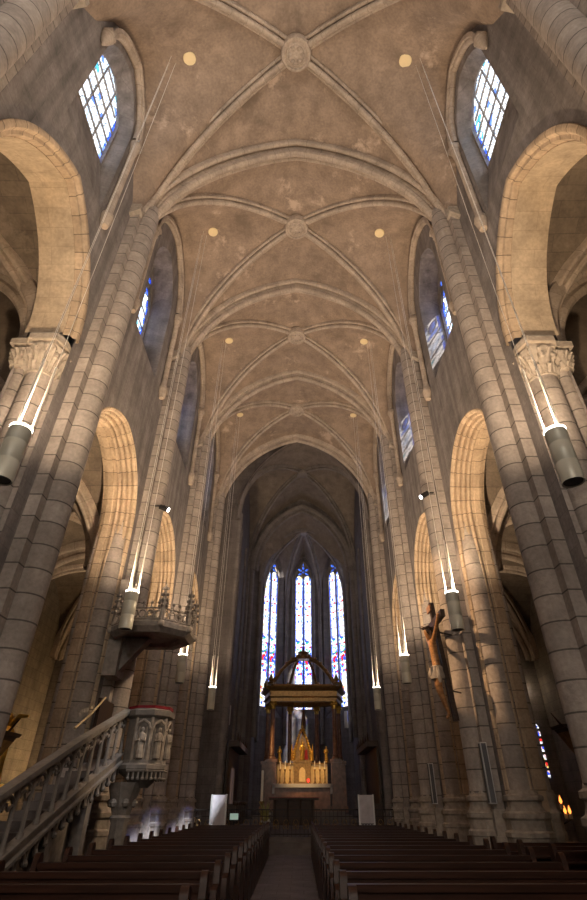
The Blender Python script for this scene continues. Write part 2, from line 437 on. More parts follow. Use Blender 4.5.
# ------------------------------------------------------------------ vaults
def zwall(t, b, hi=(2.25, 18.0, 3.0)):
    y = abs(t) * b
    if y < hi[0] * .985: return archz(hi[0], hi[1], hi[2], y)
    return hi[1] + (ZS - hi[1]) * min(1, (y - hi[0] * .985) / (b - hi[0] * .985))
def quad_vault(mb, cx, cy, a, b, zs, za, wall=None, n=20, mth=6, axis=0):
    hd = za - zs; D = math.hypot(a, b)
    zT = lambda s: archz(a, zs, hd, s * a)
    zD = lambda q: archz(D, zs, hd, q * D)
    zW = wall or (lambda t: archz(b, zs, hd, t * b))
    ts = [math.sin(PI / 2 * (-1 + 2 * i / n)) for i in range(n + 1)]
    for sgn in (1, -1):
        rows = []
        for i in range(n + 1):
            s = ts[i]; rows.append([(cx + s * a, cy + sgn * b * (abs(s) + (1 - abs(s)) * j / mth), zD(abs(s)) + (zT(s) - zD(abs(s))) * j / mth) for j in range(mth + 1)])
        mb.grid(rows)
        rows = []
        for i in range(n + 1):
            s = ts[i]; rows.append([(cx + sgn * a * (abs(s) + (1 - abs(s)) * j / mth), cy + s * b, zD(abs(s)) + (zW(s) - zD(abs(s))) * j / mth) for j in range(mth + 1)])
        mb.grid(rows)
def diag_ribs(mb, cx, cy, a, b, zs, za, pr=P_DIAG):
    D = math.hypot(a, b)
    for q in (1, -1):
        path = [(cx + x * a / D, cy + q * x * b / D, z) for x, z in parch(D, zs, za - zs, 24)]
        mb.sweep(path, (-q * b, a, 0), (cx, cy, zs), pr)
v = MB()
for k in BAYS: quad_vault(v, 0, yc(k), W, PIT / 2, ZS, ZA, lambda t, k=k: zwall(t, PIT / 2, (2.25, 18.0, 3.0) if k > 0 else (1.6, 18.0, 2.7)))
CW, CX = 3.98, .4
CB = (35.26 - YE) / 2; CC = (35.26 + YE) / 2
v.build('ceiling', M['vault'], smooth=60)['kind'] = 'structure'
v = MB(); quad_vault(v, CX, CC, CW, CB, ZS, ZA - .1)
# apse
APW = 3.3; AP = Vector((CX + .16, 37.15, 19.9)); AR = APW / math.cos(R(22.5))
corn = [Vector((AP.x + AR * math.cos(R(-22.5 + 45 * i)), AP.y + AR * math.sin(R(-22.5 + 45 * i)), 0)) for i in range(6)]
AZ = 14.9; AH = 4.3
def rz_(q): return archz(AR, AZ, AP.z - AZ, q * AR)
for i in range(5):
    A, B = corn[i], corn[i + 1]; rows = []; hw = (B - A).length / 2
    for j in range(17):
        t = -1 + 2 * j / 16; cq = A if t < 0 else B; q = abs(t)
        p0 = Vector((AP.x, AP.y, 0)).lerp(cq, q); p1 = A.lerp(B, (t + 1) / 2); row = []
        for l in range(7):
            p = p0.lerp(p1, l / 6); row.append((p.x, p.y, rz_(q) + (archz(hw, AZ + 1.2 * 0, AH, t * hw) - rz_(q)) * l / 6))
        rows.append(row)
    v.grid(rows)
rows = []
for j in range(21):                                    # sliver between chancel arch and the apse boss
    s = -1 + 2 * j / 20
    rows.append([((CX + s * 3.6) * (1 - l / 5) + AP.x * l / 5, 35.26 + (AP.y - 35.26) * l / 5, archz(3.6, ZS, 5.3, s * 3.6) * (1 - l / 5) + (AP.z + .05) * l / 5) for l in range(6)])
v.grid(rows)
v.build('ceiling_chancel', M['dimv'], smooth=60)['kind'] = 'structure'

for j in range(-2, 5):                                 # transverse ribs
    y = Y0 + PIT * j; r = MB()
    path = [(x, y, z) for x, z in parch(W, ZS, ZA - ZS, 28)]
    r.sweep(path, (0, 1, 0), (0, y, ZS), P_TRANS); trim(r, M['rib'])
for k in BAYS:
    r = MB(); diag_ribs(r, 0, yc(k), W, PIT / 2, ZS, ZA); trim(r, M['rib'])
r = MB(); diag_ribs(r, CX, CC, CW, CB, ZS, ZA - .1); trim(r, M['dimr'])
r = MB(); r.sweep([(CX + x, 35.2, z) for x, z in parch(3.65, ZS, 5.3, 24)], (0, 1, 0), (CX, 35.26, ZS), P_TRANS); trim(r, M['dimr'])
for c in corn:
    r = MB(); d = (c - Vector((AP.x, AP.y, 0))).normalized()
    path = [(AP.x + d.x * AR * q, AP.y + d.y * AR * q, rz_(q)) for q in [math.sin(PI / 2 * i / 18) for i in range(19)]]
    r.sweep(path, (-d.y, d.x, 0), (AP.x, AP.y, AZ), P_DIAG)
    r.tube([(c.x - d.x * .12, c.y - d.y * .12, 5.0), (c.x - d.x * .12, c.y - d.y * .12, AZ + .3)], .14, 10)
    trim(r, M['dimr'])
# end walls: chancel, wall over the chancel arch, back wall
w = MB()
for j in range(120):
    x0, x1 = -W + 2 * W * j / 120, -W + 2 * W * (j + 1) / 120
    tp = lambda x: archz(CW, ZS, ZA - .1 - ZS, x - CX) if abs(x - CX) < CW else 0
    for sgx in (0,):
        a_, b_ = tp(x0), tp(x1)
        w.add([(x0, YE + .3, a_), (x1, YE + .3, b_), (x1, YE + .3, 23), (x0, YE + .3, 23)], [[0, 1, 2, 3]])
for j in range(80):
    x0, x1 = -CW + 2 * CW * j / 80, -CW + 2 * CW * (j + 1) / 80
    tp = lambda x: archz(3.6, ZS, 5.3, x) if abs(x) < 3.6 else 0
    w.add([(CX + x0, 35.22, tp(x0)), (CX + x1, 35.22, tp(x1)), (CX + x1, 35.22, 23), (CX + x0, 35.22, 23)], [[0, 1, 2, 3]])
for s in (1, -1): w.add([(CX + s * 3.6, 35.3, 0), (AP.x + s * APW, corn[0].y, 0), (AP.x + s * APW, corn[0].y, 20), (CX + s * 3.6, 35.3, 20)], [[0, 1, 2, 3]])
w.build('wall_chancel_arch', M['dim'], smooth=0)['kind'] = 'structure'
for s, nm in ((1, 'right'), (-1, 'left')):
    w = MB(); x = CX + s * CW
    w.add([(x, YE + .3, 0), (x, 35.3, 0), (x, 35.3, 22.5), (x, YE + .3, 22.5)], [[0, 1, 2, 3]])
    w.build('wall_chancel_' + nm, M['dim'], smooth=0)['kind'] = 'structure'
YB = Y0 - PIT * 2
w = MB(); panel(w, -OW, OW, 0, 23, 0, 2.6, 6, lambda q: archz(2.6, 14, 3.2, q), lambda x, z: (x, YB, z))
w.build('wall_back', M['wallx'], smooth=0)['kind'] = 'structure'
# chancel responds: clustered shafts
for s, nm in ((1, 'right'), (-1, 'left')):
    r = MB()
    for px_, py_, rr in ((CX + s * (CW - .1), YE + .55, .2), (CX + s * (CW - .05), YE + 1.0, .13), (CX + s * (CW - .05), 34.9, .14), (CX + s * (CW - .3), 35.2, .2), (CX + s * (CW - .03), 32.6, .1), (CX + s * (CW - .03), 29.6, .1)):
        r.lathe([(rr * 1.5, 0), (rr * 1.5, 1.2), (rr, 1.35), (rr, 16.2)], (px_, py_, 0), 12)
    trim(r, M['dimr'])

# ------------------------------------------------------------------ windows
WN = [0]
def lancet(hw, z0, zs, h, n=8):
    return [(-hw, z0)] + parch(hw, zs, h, n) + [(hw, z0)]
def single_light(root, a, z0, zs, h, g, depth):
    t = MB(); ol = lancet(a, z0, zs, h, 14)
    t.sweep([(x, 0, z) for x, z in ol], (0, 1, 0), (0, 0, zs), [(-depth / 2, -.02), (-depth / 2, .05), (depth / 2, .05), (depth / 2, -.02)])
    t.box((-a, -depth / 2, z0 - .05), (a, depth / 2, z0 + .05))
    n = int((zs + h - z0) / .62)
    for i in range(1, n + 1):
        z = z0 + .62 * i; hw_ = a if z < zs else max(.05, a * (1 - (z - zs) / h)); t.box((-hw_, -.02, z - .014), (hw_, .03, z + .014))
    for x in (-a * .33, a * .33): t.box((x - .014, -.02, z0), (x + .014, .03, zs + h * .75))
    t.build('glazing_bars', M['carved'], root)
    p = MB(); pts = [(x, 0, z) for x, z in ol]; p.add(pts, [list(range(len(pts)))]); p.build('pane', g, root, loc=(0, .035, 0), smooth=0, fix=False)
    return root
def window(loc, rz, a, z0, zs, h, mats, label, head='petals', depth=.16, single=False):
    WN[0] += 1
    root = bpy.data.objects.new('window_%d' % WN[0], None); C.objects.link(root); root.location = loc; root.rotation_euler = (0, 0, rz)
    tag(root, label, 'window', kind='structure')
    g, gh = mats
    if single: return single_light(root, a, z0, zs, h, g, depth)
    mw = .05; lw = (a - .06 - mw) / 2; cx = mw + lw
    zl = zs - .1; lh = lw * 1.25
    t = MB()
    ol = lancet(a, z0, zs, h, 14)
    pr = [(-depth / 2, -.02), (-depth / 2, .05), (0, .09), (depth / 2, .05), (depth / 2, -.02)]
    path = [(x, 0, z) for x, z in ol]
    t.sweep(path, (0, 1, 0), (0, 0, zs), pr)
    t.box((-a, -depth / 2, z0 - .05), (a, depth / 2, z0 + .06))
    t.box((-mw, -depth / 2, z0), (mw, depth / 2, zl + lh * .6))
    # stone plate above the lancets
    top = parch(a, zs, h, 14)
    l1 = [(-cx + x, z) for x, z in parch(lw, zl, lh, 8)]; l2 = [(cx + x, z) for x, z in parch(lw, zl, lh, 8)]
    for i in range(48):
        x0, x1 = -a + 2 * a * i / 48, -a + 2 * a * (i + 1) / 48
        def lowz(x):
            d = abs(abs(x) - cx)
            return archz(lw, zl, lh, d) if d < lw else zl
        hz = lambda x: archz(a, zs, h, x)
        A = [(x0, .02, lowz(x0)), (x1, .02, lowz(x1)), (x1, .02, max(hz(x1), lowz(x1))), (x0, .02, max(hz(x0), lowz(x0)))]
        t.add(A, [[0, 1, 2, 3]])
    for s in (-1, 1):
        t.sweep([(s * cx + x, 0, z) for x, z in parch(lw, zl, lh, 8)], (0, 1, 0), (s * cx, 0, zl), [(-.06, 0), (-.06, -.06), (.02, -.06), (.02, 0)])
    nb = int((zl - z0) / .62)
    for i in range(1, nb + 1):
        z = z0 + (zl - z0) * i / (nb + .6); t.box((-a + .03, -.02, z - .012), (a - .03, .03, z + .012))
    # tracery lights
    zc = zs + h * .40; lights = []
    if head == 'petals':
        for q in range(5):
            an = R(-30 + 60 * q); rr = a * .46
            lights.append((rr * math.cos(an), zc + rr * math.sin(an) * 1.1, a * .14, a * .26, an - PI / 2))
        lights.append((0, zc - .02, a * .13, a * .13, 0))
        for s in (-1, 1): lights.append((s * a * .74, zs + .02, a * .09, a * .2, 0))
        lights.append((0, zs + h * .82, a * .09, a * .2, 0))
    for lx, lz, ra, rb, an in lights:
        rows = [(lx + (ra * math.cos(u) * math.cos(an) - rb * math.sin(u) * math.sin(an)), -.005, lz + (ra * math.cos(u) * math.sin(an) + rb * math.sin(u) * math.cos(an))) for u in [2 * PI * i / 14 for i in range(14)]]
        t.tube(rows + [rows[0]], .02, 5, caps=False)
    t.build('tracery', M['carved'], root)
    for s in (-1, 1):
        p = MB(); pts = [(x, 0, z) for x, z in lancet(lw, z0, zl, lh)]
        p.add(pts, [list(range(len(pts)))]); p.build('pane', g, root, loc=(s * cx, .03, 0), smooth=0, fix=False)
    for lx, lz, ra, rb, an in lights:
        p = MB(); pts = [(ra * math.cos(u) * math.cos(an) - rb * math.sin(u) * math.sin(an), 0, ra * math.cos(u) * math.sin(an) + rb * math.sin(u) * math.cos(an)) for u in [2 * PI * i / 14 for i in range(14)]]
        p.add(pts, [list(range(14))]); p.build('tracery_light', gh, root, loc=(lx, .0, lz), smooth=0, fix=False)
    return root
gN = stained('grisaille glass', .44, 'grey', WIN); gD = stained('dense old glass', GA, 'dense', .6); gW = stained('grisaille glass of the wide windows', GA, 'grey', WIN, trans=.08); gE = stained('sunlit old glass', GA, 'amber', 24., trans=.25); gB = stained('blue tracery glass', 1, 'blue', WIN * .55)
gF = stained('figured glass', .28, 'figure', WIN * .9, 9.0, 12.6)
nth = ['far behind the camera', 'behind the camera end', 'nearest, above the large arch', 'second from the camera', 'third from the camera', 'farthest, next to the chancel']
for k in BAYS:
    for sg, nm in ((1, 'right'), (-1, 'left')):
        GX, GA, GS, GZ, GH = GK(k)
        window((sg * (GX + .06), yc(k), 0), -sg * PI / 2, GA, GS, GZ, GH, (gE if k < 0 and sg > 0 else gD if k < 0 else gW if k < 1 else gN, gB), 'stained glass clerestory window in the %s nave wall, %s' % (nm, nth[BAYS.index(k)]), single=k < 1)
window((0, YB - .1, 0), PI, 2.6, 6, 14, 3.2, (stained('west window glass', 2.5, 'amber', WEST_W), gB), 'great west window behind the camera', single=True)
w = MB()
AWZ = (7.2, 17.15, 1.55); aw = .72
for i in range(5):
    A, B = corn[i], corn[i + 1]; mid = (A + B) / 2; d = (B - A).normalized(); L_ = (B - A).length / 2
    nrm = (mid - Vector((AP.x, AP.y, 0))).normalized()
    P = lambda y, z: (mid.x + d.x * y, mid.y + d.y * y, z)
    if 0 <= i <= 4:
        aw = .82 if i in (1, 3) else .72; a2 = aw + .22
        panel(w, -L_, L_, 0, 20.5, 0, a2, 6.6, lambda q: archz(a2, AWZ[1] - .1, AWZ[2] + .4, q), P)
        rows = []
        for u in (0, 1):
            aa = a2 + (aw - a2) * u; ss = 6.6 + .6 * u
            rows.append([(mid.x + d.x * y + nrm.x * .42 * u, mid.y + d.y * y + nrm.y * .42 * u, z) for y, z in win_loop(aa, ss, AWZ[1] - .1 + .1 * u, AWZ[2] + .4 - .4 * u)])
        w.grid(rows, cu=True)
        nm = ['right side wall of the apse, seen edge on', 'right of the altar canopy', 'behind the altar canopy', 'left of the altar canopy', 'left side wall of the apse, seen edge on'][i]
        window((mid.x + nrm.x * .47, mid.y + nrm.y * .47, 0), math.atan2(nrm.y, nrm.x) - PI / 2, aw, AWZ[0], AWZ[1], AWZ[2], (gF, gB), 'tall two-light stained glass lancet window, ' + nm)
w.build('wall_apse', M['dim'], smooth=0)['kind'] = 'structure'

# ------------------------------------------------------------------ aisles
for sg, nm in ((1, 'right'), (-1, 'left')):
    xi, xo = W + WT, OW; cxa = sg * (xi + xo) / 2; aa = (xo - xi) / 2
    w = MB()
    w.add([(sg * OW, YB, 0), (sg * OW, YE + .4, 0), (sg * OW, YE + .4, 15), (sg * OW, YB, 15)], [[0, 1, 2, 3]])
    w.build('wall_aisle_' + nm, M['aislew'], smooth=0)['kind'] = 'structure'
    v = MB()
    for k in BAYS:
        zs, za = (10.25, 13.9) if k <= 0 else (7.6, 11.2)
        quad_vault(v, cxa, yc(k), aa, PIT / 2, zs, za, n=14, mth=4)
        r = MB(); diag_ribs(r, cxa, yc(k), aa, PIT / 2, zs, za); trim(r, M['rib'])
    for j in range(0, 5):                              # transverse aisle arches
        y = Y0 + PIT * j; lowb = j >= 2
        zs, za = (10.25, 13.75) if j <= 1 else (7.6, 11.05)
        r = MB()
        r.sweep([(cxa + x, y - (.5 if j == 1 else 0), z) for x, z in parch(aa, zs, za - zs, 22)], (0, 1, 0), (cxa, y, zs), [(p * 1.2, q * 1.2) for p, q in P_TRANS]); trim(r, M['rib'])
        if j >= 1 and j < 4:                            # respond on the outer wall
            r = MB(); r.lathe([(.5, 0), (.5, .9), (.36, 1.1), (.36, zs - .4), (.5, zs)], (sg * OW, y, 0), 14); trim(r, M['pier'])
        if j == 1:                                      # second, lower arch and the web between high and low vaults
            r = MB(); r.sweep([(cxa + x, y + .4, z) for x, z in parch(aa, 7.6, 3.4, 22)], (0, 1, 0), (cxa, y, 7.6), P_TRANS); trim(r, M['rib'])
            for i in range(24):
                x0, x1 = -aa + 2 * aa * i / 24, -aa + 2 * aa * (i + 1) / 24
                z = lambda x: archz(aa, 7.6, 3.4, x)
                v.add([(cxa + x0, y, z(x0)), (cxa + x1, y, z(x1)), (cxa + x1, y, 14.2), (cxa + x0, y, 14.2)], [[0, 1, 2, 3]])
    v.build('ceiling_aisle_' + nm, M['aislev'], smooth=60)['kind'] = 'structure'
    w = MB(); yq = YE + .3
    w.add([(sg * 5.0, yq, 0), (sg * OW, yq, 0), (sg * OW, yq, 15), (sg * 5.0, yq, 15)], [[0, 1, 2, 3]])
    w.build('wall_aisle_end_' + nm, M['wallx'], smooth=0)['kind'] = 'structure'

# ------------------------------------------------------------------ piers
def shaft_base(mb, u, v, r, n=8):
    mb.lathe([(r * 1.55, 0), (r * 1.55, .3), (r * 1.45, .36), (r * 1.45, .98), (r * 1.52, 1.0), (r * 1.52, 1.08), (r * 1.36, 1.12), (r * 1.36, 1.3), (r * 1.48, 1.34), (r * 1.48, 1.43), (r * 1.25, 1.47), (r * 1.13, 1.56), (r * 1.13, 1.64), (r * 1.28, 1.67), (r * 1.28, 1.75), (r * 1.06, 1.79), (r, 1.86)], (u, v, 0), n, rot=PI / n)
def leafy_capital(mb, c, r, z0, z1, n=18):
    h = z1 - z0
    mb.lathe([(r * 1.0, 0), (r * 1.12, .04), (r * 1.0, .09), (r * 1.04, h * .3), (r * 1.18, h * .62), (r * 1.5, h * .9), (r * 1.55, h)], (c[0], c[1], z0), n)
    for row, (q, zz, rr, nn) in enumerate(((1.16, .34, .13, 9), (1.36, .68, .17, 9), (1.5, .86, .1, 14))):
        for i in range(nn):
            an = 2 * PI * (i + .5 * row) / nn
            x, y = c[0] + r * q * math.cos(an), c[1] + r * q * math.sin(an)
            mb.ball((x, y, z0 + h * zz), rr * r * 2, 7, (.8, .8, 1.1))
            mb.tube([(c[0] + r * math.cos(an), c[1] + r * math.sin(an), z0 + h * .1), (c[0] + r * 1.12 * math.cos(an), c[1] + r * 1.12 * math.sin(an), z0 + h * zz * .7), (x + .06 * math.cos(an), y + .06 * math.sin(an), z0 + h * zz)], [.05, .06, .03], 5)
def make_pier(high, label, loc, rz):
    t = thing('clustered_pier', loc, label, 'pier', 'clustered stone piers of the nave', rz)
    m = MB(); m.lathe([(.3, 0), (.3, 17.3)], (-.3, 0, 0), 28); m.build('nave_shaft', M['pier'], t)
    m = MB(); m.box((-.24, -.52, 0), (.2, .52, 16.5)); m.build('pilaster', M['pier'], t)
    for s in (-1, 1):
        q = MB(); q.box((-.3, s * .52 - .15, 16.35), (.02, s * .52 + .15, 16.62)); q.prism([(-.3, s * .52 - .15, 16.35), (.02, s * .52 - .15, 16.35), (.02, s * .52 - .15, 16.1)], (0, .3, 0)); q.build('impost', M['carve'], t)
    big = []
    for s in (-1, 1):
        a0 = high and s == -1 or high == 2
        m = MB()
        if a0:
            m.box((.05, -.78 if s < 0 else 0, 0), (WT, 0 if s < 0 else .78, 9.2))
            m.lathe([(.31, 0), (.31, 9.2)], (.5, s * .78, 0), 24)
            m.lathe([(.15, 0), (.15, 9.4)], (.98, s * .8, 0), 14)
            sh = m.build('arch_shaft', M['pier'], t)
            c = MB(); leafy_capital(c, (.5, s * .78), .3, 9.1, 9.86); leafy_capital(c, (1.0, s * .84), .17, 9.35, 9.86, 12)
            c = c.build('capital', M['carve'], sh)
            ab = MB()
            for z0, z1, e in ((9.86, 9.95, -.06), (9.95, 10.11, .02), (10.11, 10.2, -.04)):
                ab.prism([(.08 - e, s * .2, z0), (.08 - e, s * (1.0 + e), z0), (.2, s * (1.26 + e), z0), (.8, s * (1.26 + e), z0), (.9, s * (1.1 + e), z0), (1.26 + e, s * (1.1 + e), z0), (1.26 + e, s * .2, z0)], (0, 0, z1 - z0))
            ab.build('abacus', M['carve'], sh)
        else:
            m.lathe([(.31, 0), (.31, 6.9), (.305, 7.3), (.285, 7.7), (.25, 8.1), (.2, 8.5), (.15, 8.8)], (.38, s * .79, 0), 24)
            m.lathe([(.12, 0), (.12, 8.2), (.05, 8.5)], (.93, s * .86, 0), 12)
            sh = m.build('arch_shaft', M['pier'], t)
        m = MB(); shaft_base(m, .38 if not a0 else .5, s * .82, .36); m.build('base', M['carve'], sh)
        m = MB(); shaft_base(m, .93, s * .88, .15); m.build('base', M['carve'], sh)
    m = MB(); m.lathe([(.25, 0), (.25, 9.5)], (WT - .02, 0, 0), 18); m.box((.3, -.74, 0), (WT - .06, .74, 9)); m.build('aisle_shaft', M['pier'], t)
    m = MB(); shaft_base(m, -.3, 0, .31); m.box((-.34, -.62, 0), (.1, .62, 1.0)); m.box((-.29, -.57, 1.0), (.1, .57, 1.5)); m.build('base', M['carve'], t); m = MB(); shaft_base(m, WT - .02, 0, .25); m.build('base', M['carve'], t)
    return t
pn = ['only its top in the picture corner', 'nearest full one, with leafy capital', '%s', 'third full one from the camera', 'farthest, at the chancel arch']
mid = {1: 'second, behind the crucifix', -1: 'second, carrying the pulpit canopy'}
for j in range(5):
    for sg, nm in ((1, 'right'), (-1, 'left')):
        if j == 0: hi = 2
        elif j == 1: hi = 1 if sg > 0 else 3
        else: hi = 0
        lab = 'clustered stone pier, %s side, %s' % (nm, mid[sg] if j == 2 else pn[j])
        # the left piers are turned by half a turn, so their near side is +v
        if hi == 3:
            p = make_pier(1, lab, (sg * W, Y0 + PIT * j, 0), 0); p.scale = (1, 1, 1)
            for ch in p.children_recursive:
                me = ch.data
                for q in me.vertices: q.co.x = -q.co.x
                me.flip_normals()
        else: make_pier(hi, lab, (sg * W, Y0 + PIT * j, 0), 0 if sg > 0 else PI)

# ------------------------------------------------------------------ bosses and roundels
bn = ['', '', 'nearest, at the top of the picture', 'second from the camera', 'third from the camera', 'fourth from the camera']
for i, k in enumerate(BAYS):
    if k < 0: continue
    c = (0, yc(k), ZA - .32)
    m = MB(); m.lathe([(.5, .25), (.5, .02), (.46, -.05), (.4, -.05), (.38, -.01), (.34, -.01), (.3, -.05), (.12, -.06), (0, -.1)], c, 24)
    for q in range(6): m.ball((c[0] + .2 * math.cos(q * PI / 3), c[1] + .2 * math.sin(q * PI / 3), c[2] - .05), .07, 8)
    o = m.build('vault_boss', M['rib'], loc=c); tag(o, 'round carved keystone boss where the vault ribs cross, ' + bn[i], 'boss', 'keystones of the nave vault')
m = MB(); m.lathe([(.42, .2), (.42, 0), (.36, -.06), (.1, -.08), (0, -.12)], (CX, CC, ZA - .42), 20)
tag(m.build('vault_boss', M['dimr'], loc=(CX, CC, ZA - .42)), 'round keystone boss of the dim chancel vault', 'boss', 'keystones of the nave vault')
m = MB(); m.lathe([(.36, .2), (.36, 0), (.3, -.08), (0, -.14)], (AP.x, AP.y, AP.z - .3), 20)
tag(m.build('vault_boss', M['dimr'], loc=(AP.x, AP.y, AP.z - .3)), 'small boss joining the apse ribs above the central window', 'boss', 'keystones of the nave vault')
rn = ['nearest', 'second', 'third', 'fourth']
def web_z(x, k=1):
    s = abs(x) / W; return ZA + ((zwall(0, PIT / 2) if k > 0 else 20.7) - ZA) * s
for i, k in enumerate([0, 1, 2, 3]):
    for sg, nm in ((1, 'right'), (-1, 'left')):
        x = sg * (3.5 if k > 0 or sg > 0 else 3.4); z = web_z(x, k); sl = math.atan2((zwall(0, PIT / 2) if k > 0 else 20.7) - ZA, W)
        m = MB(); m.lathe([(.2, .08), (.2, -.03), (.18, -.05), (0, -.05)], (0, 0, 0), 20)
        o = m.build('vault_roundel', M['disc']); o.location = (x, yc(k), z - .02); o.rotation_euler = (0, -sg * sl, 0)
        tag(o, 'small cream roundel in the %s side of the vault, %s from the camera' % (nm, rn[i]), 'roundel', 'cream roundels in the vault')

# ------------------------------------------------------------------ hanging lamps
def make_lamp(loc, ztop, label):
    t = thing('hanging_lamp', loc, label, 'lamp', 'hanging cylinder lamps of the nave')
    m = MB(); m.lathe([(.13, .02), (.15, .0), (.155, .05), (.155, .3), (.148, .31), (.148, .33), (.155, .34), (.155, .62), (.148, .63), (.148, .65), (.155, .66), (.155, .86), (.14, .86), (.14, .8), (.0, .78)], (0, 0, 0), 24); m.build('lamp_body', M['lampb'], t)
    m = MB(); m.lathe([(0, .015), (.13, .015), (.13, .03)], (0, 0, 0), 20); m.build('lower_louvre', M['black'], t)
    m = MB(); m.lathe([(.141, .862), (.156, .862), (.156, .895), (.141, .895), (.141, .862)], (0, 0, 0), 24); m.build('lit_ring', M['lens'], t)
    for i in range(3):
        an = R(30 + 120 * i); x, y = .13 * math.cos(an), .13 * math.sin(an)
        m = MB(); m.tube([(x, y, .8), (x, y, 2.2)], .016, 6); m.tube([(x, y, 2.1), (x * .9, y * .9, ztop - loc[2])], .006, 5); m.build('suspension_cable', M['cable'], t)
    return t
lamps = []
ln = ['nearest, at the edge of the picture', {1: 'second, above the crucifix', -1: 'second, beside the pulpit canopy'}, 'third from the camera', 'farthest, near the chancel']
for i, k in enumerate([0, 1, 2, 3]):
    for sg, nm in ((1, 'right'), (-1, 'left')):
        d = ln[i][sg] if isinstance(ln[i], dict) else ln[i]
        z0 = [5.2, 4.9, 4.85, 4.9][i]
        x, y = sg * [3.92, 3.86, 3.76, 3.6][i], yc(k)
        lamps.append(make_lamp((x, y, z0), web_z(x, k) - .12, 'grey hanging cylinder lamp, %s side, %s' % (nm, d)))
def spot(name, loc, target, power, col, angle=60, blend=.4, size=.08):
    l = bpy.data.lights.new(name, 'SPOT'); l.energy = power; l.color = col; l.spot_size = R(angle); l.spot_blend = blend; l.shadow_soft_size = size
    o = bpy.data.objects.new(name, l); C.objects.link(o); o.location = loc
    o.rotation_euler = (Vector(target) - Vector(loc)).to_track_quat('-Z', 'Y').to_euler(); return o
WARM = (1., .745, .50)
for t in lamps:
    x, y, z = t.location
    spot('uplight', (x, y, z + .9), (x, y, 30), LAMP_W * (.5 if y > 22 else 1), WARM, 152, .6, .09)
    sx = 1 if x > 0 else -1
    spot('added_arcade_fill', (x, y, z + .92), (sx * 5.7, y + .4, 11.3), SIDE_W, (1., .68, .38), 85, 1., .06)  # second spot added at each lamp to brighten the arch soffits

# ------------------------------------------------------------------ projectors on the second piers
def projector(loc, tgt, label, power, col, ang):
    t = thing('projector', loc, label, 'spotlight', 'pier projectors')
    d = (Vector(tgt) - Vector(loc)).normalized(); e = d.cross(Vector((0, 0, 1))).normalized()
    m = MB(); m.tube([d * -.16, d * .14], .085, 14); m.build('housing', M['black'], t)
    m = MB(); m.tube([d * .14, d * .16], .07, 14); m.build('lamp_glass', M['bulb'], t)
    m = MB(); sx = 1 if loc[0] > 0 else -1; m.tube([(sx * .34, .05, .12), (0, 0, .1), (0, 0, 0)], .025, 6); m.build('bracket', M['black'], t)
    spot('projector_beam', Vector(loc) + d * .18, tgt, power, col, ang, .35, .03)
projector((-4.25, 14.5, 9.5), (4.3, 14.5, 6.1), 'small black projector with bright lens on the left second pier', PROJ_W, (1., .62, .33), 27)
projector((4.3, 14.35, 9.95), (-3.7, 13.6, 4.4), 'small black projector on the right second pier, high above the crucifix', PROJ_W * .45, (1., .72, .45), 30)

# ------------------------------------------------------------------ pews
def make_pew(x0, x1, ends=(1, 1)):
    t = thing('pew', (0, 0, 0), 'x', 'pew'); w = x1 - x0
    m = MB(); m.box((-w / 2 + .04, -.03, .22), (w / 2 - .04, .02, .9)); m.box((-w / 2 + .03, -.055, .9), (w / 2 - .03, .045, .96)); m.box((-w / 2 + .04, -.045, .55), (w / 2 - .04, -.03, .6)); m.build('backrest', M['pew'], t)
    m = MB(); m.box((-w / 2 + .04, .02, .41), (w / 2 - .04, .45, .45)); m.box((-w / 2 + .06, .4, .3), (w / 2 - .06, .43, .41)); m.build('seat', M['pew'], t)
    m = MB(); m.box((-w / 2 + .04, -.24, .80), (w / 2 - .04, -.03, .825)); m.build('book_ledge', M['pew'], t)
    m = MB(); m.box((-w / 2 + .04, -.34, .12), (w / 2 - .04, -.2, .16)); m.build('kneeler', M['pew'], t)
    for s in (-1, 1):
        x = s * w / 2 - (.035 if s > 0 else .035)
        poly = [(-.36, 0), (.48, 0), (.48, .5), (.42, .56), (.3, .58), (.14, .66), (.1, .8), (.1, .96)]
        poly += [(.02 + .085 * math.cos(R(a)), .98 + .085 * math.sin(R(a))) for a in range(0, 181, 30)] + [(-.09, .86), (-.26, .82), (-.3, .6), (-.3, .2), (-.36, .14)]
        m = MB(); m.prism([(x, p, q) for p, q in poly], (.07, 0, 0)); m.build('end_panel', M['pew'], t)
    return t
ordn = ['first', 'second', 'third', 'fourth', 'fifth', 'sixth', 'seventh', 'eighth', 'ninth', 'tenth', 'eleventh', 'twelfth', 'thirteenth', 'fourteenth', 'fifteenth', 'sixteenth', 'seventeenth', 'eighteenth', 'nineteenth', 'twentieth']
for nm, x0, x1 in (('left', -3.36, -.8), ('right', .62, 3.74)):
    proto = make_pew(x0, x1)
    for i in range(17):
        o = proto if i == 0 else copy_tree(proto)
        o.location = ((x0 + x1) / 2 + (-.012 if nm == 'left' else .006) * (i - 4), 5.35 + 1.12 * i, 0); o['group'] = 'dark oak pews of the %s block' % nm
        o['label'] = 'dark oak pew in the %s block beside the aisle, %s row counted from the camera' % (nm, ordn[i])
proto = make_pew(4.6, 8.4)
for i, y in enumerate((10.7, 11.8, 12.9)):
    o = proto if i == 0 else copy_tree(proto)
    o.location = (6.35 - .15 * i, y, 0); o['group'] = 'side pews in the right arcade'
    o['label'] = 'dark oak side pew in the right arcade, %s of three from the camera' % ordn[i]
proto = make_pew(4.6, 8.4)
for i, y in enumerate((8.2, 9.3)):
    o = proto if i == 0 else copy_tree(proto)
    o.location = ((-5.7, -5.5)[i], y + .6, 0) if False else (-9.3, 11.5 + 1.3 * i, 0); o['group'] = 'side pews in the left aisle'
    o['label'] = 'dark oak side pew in the left aisle seen through the pulpit stair, %s one' % ('nearer', 'farther')[i]

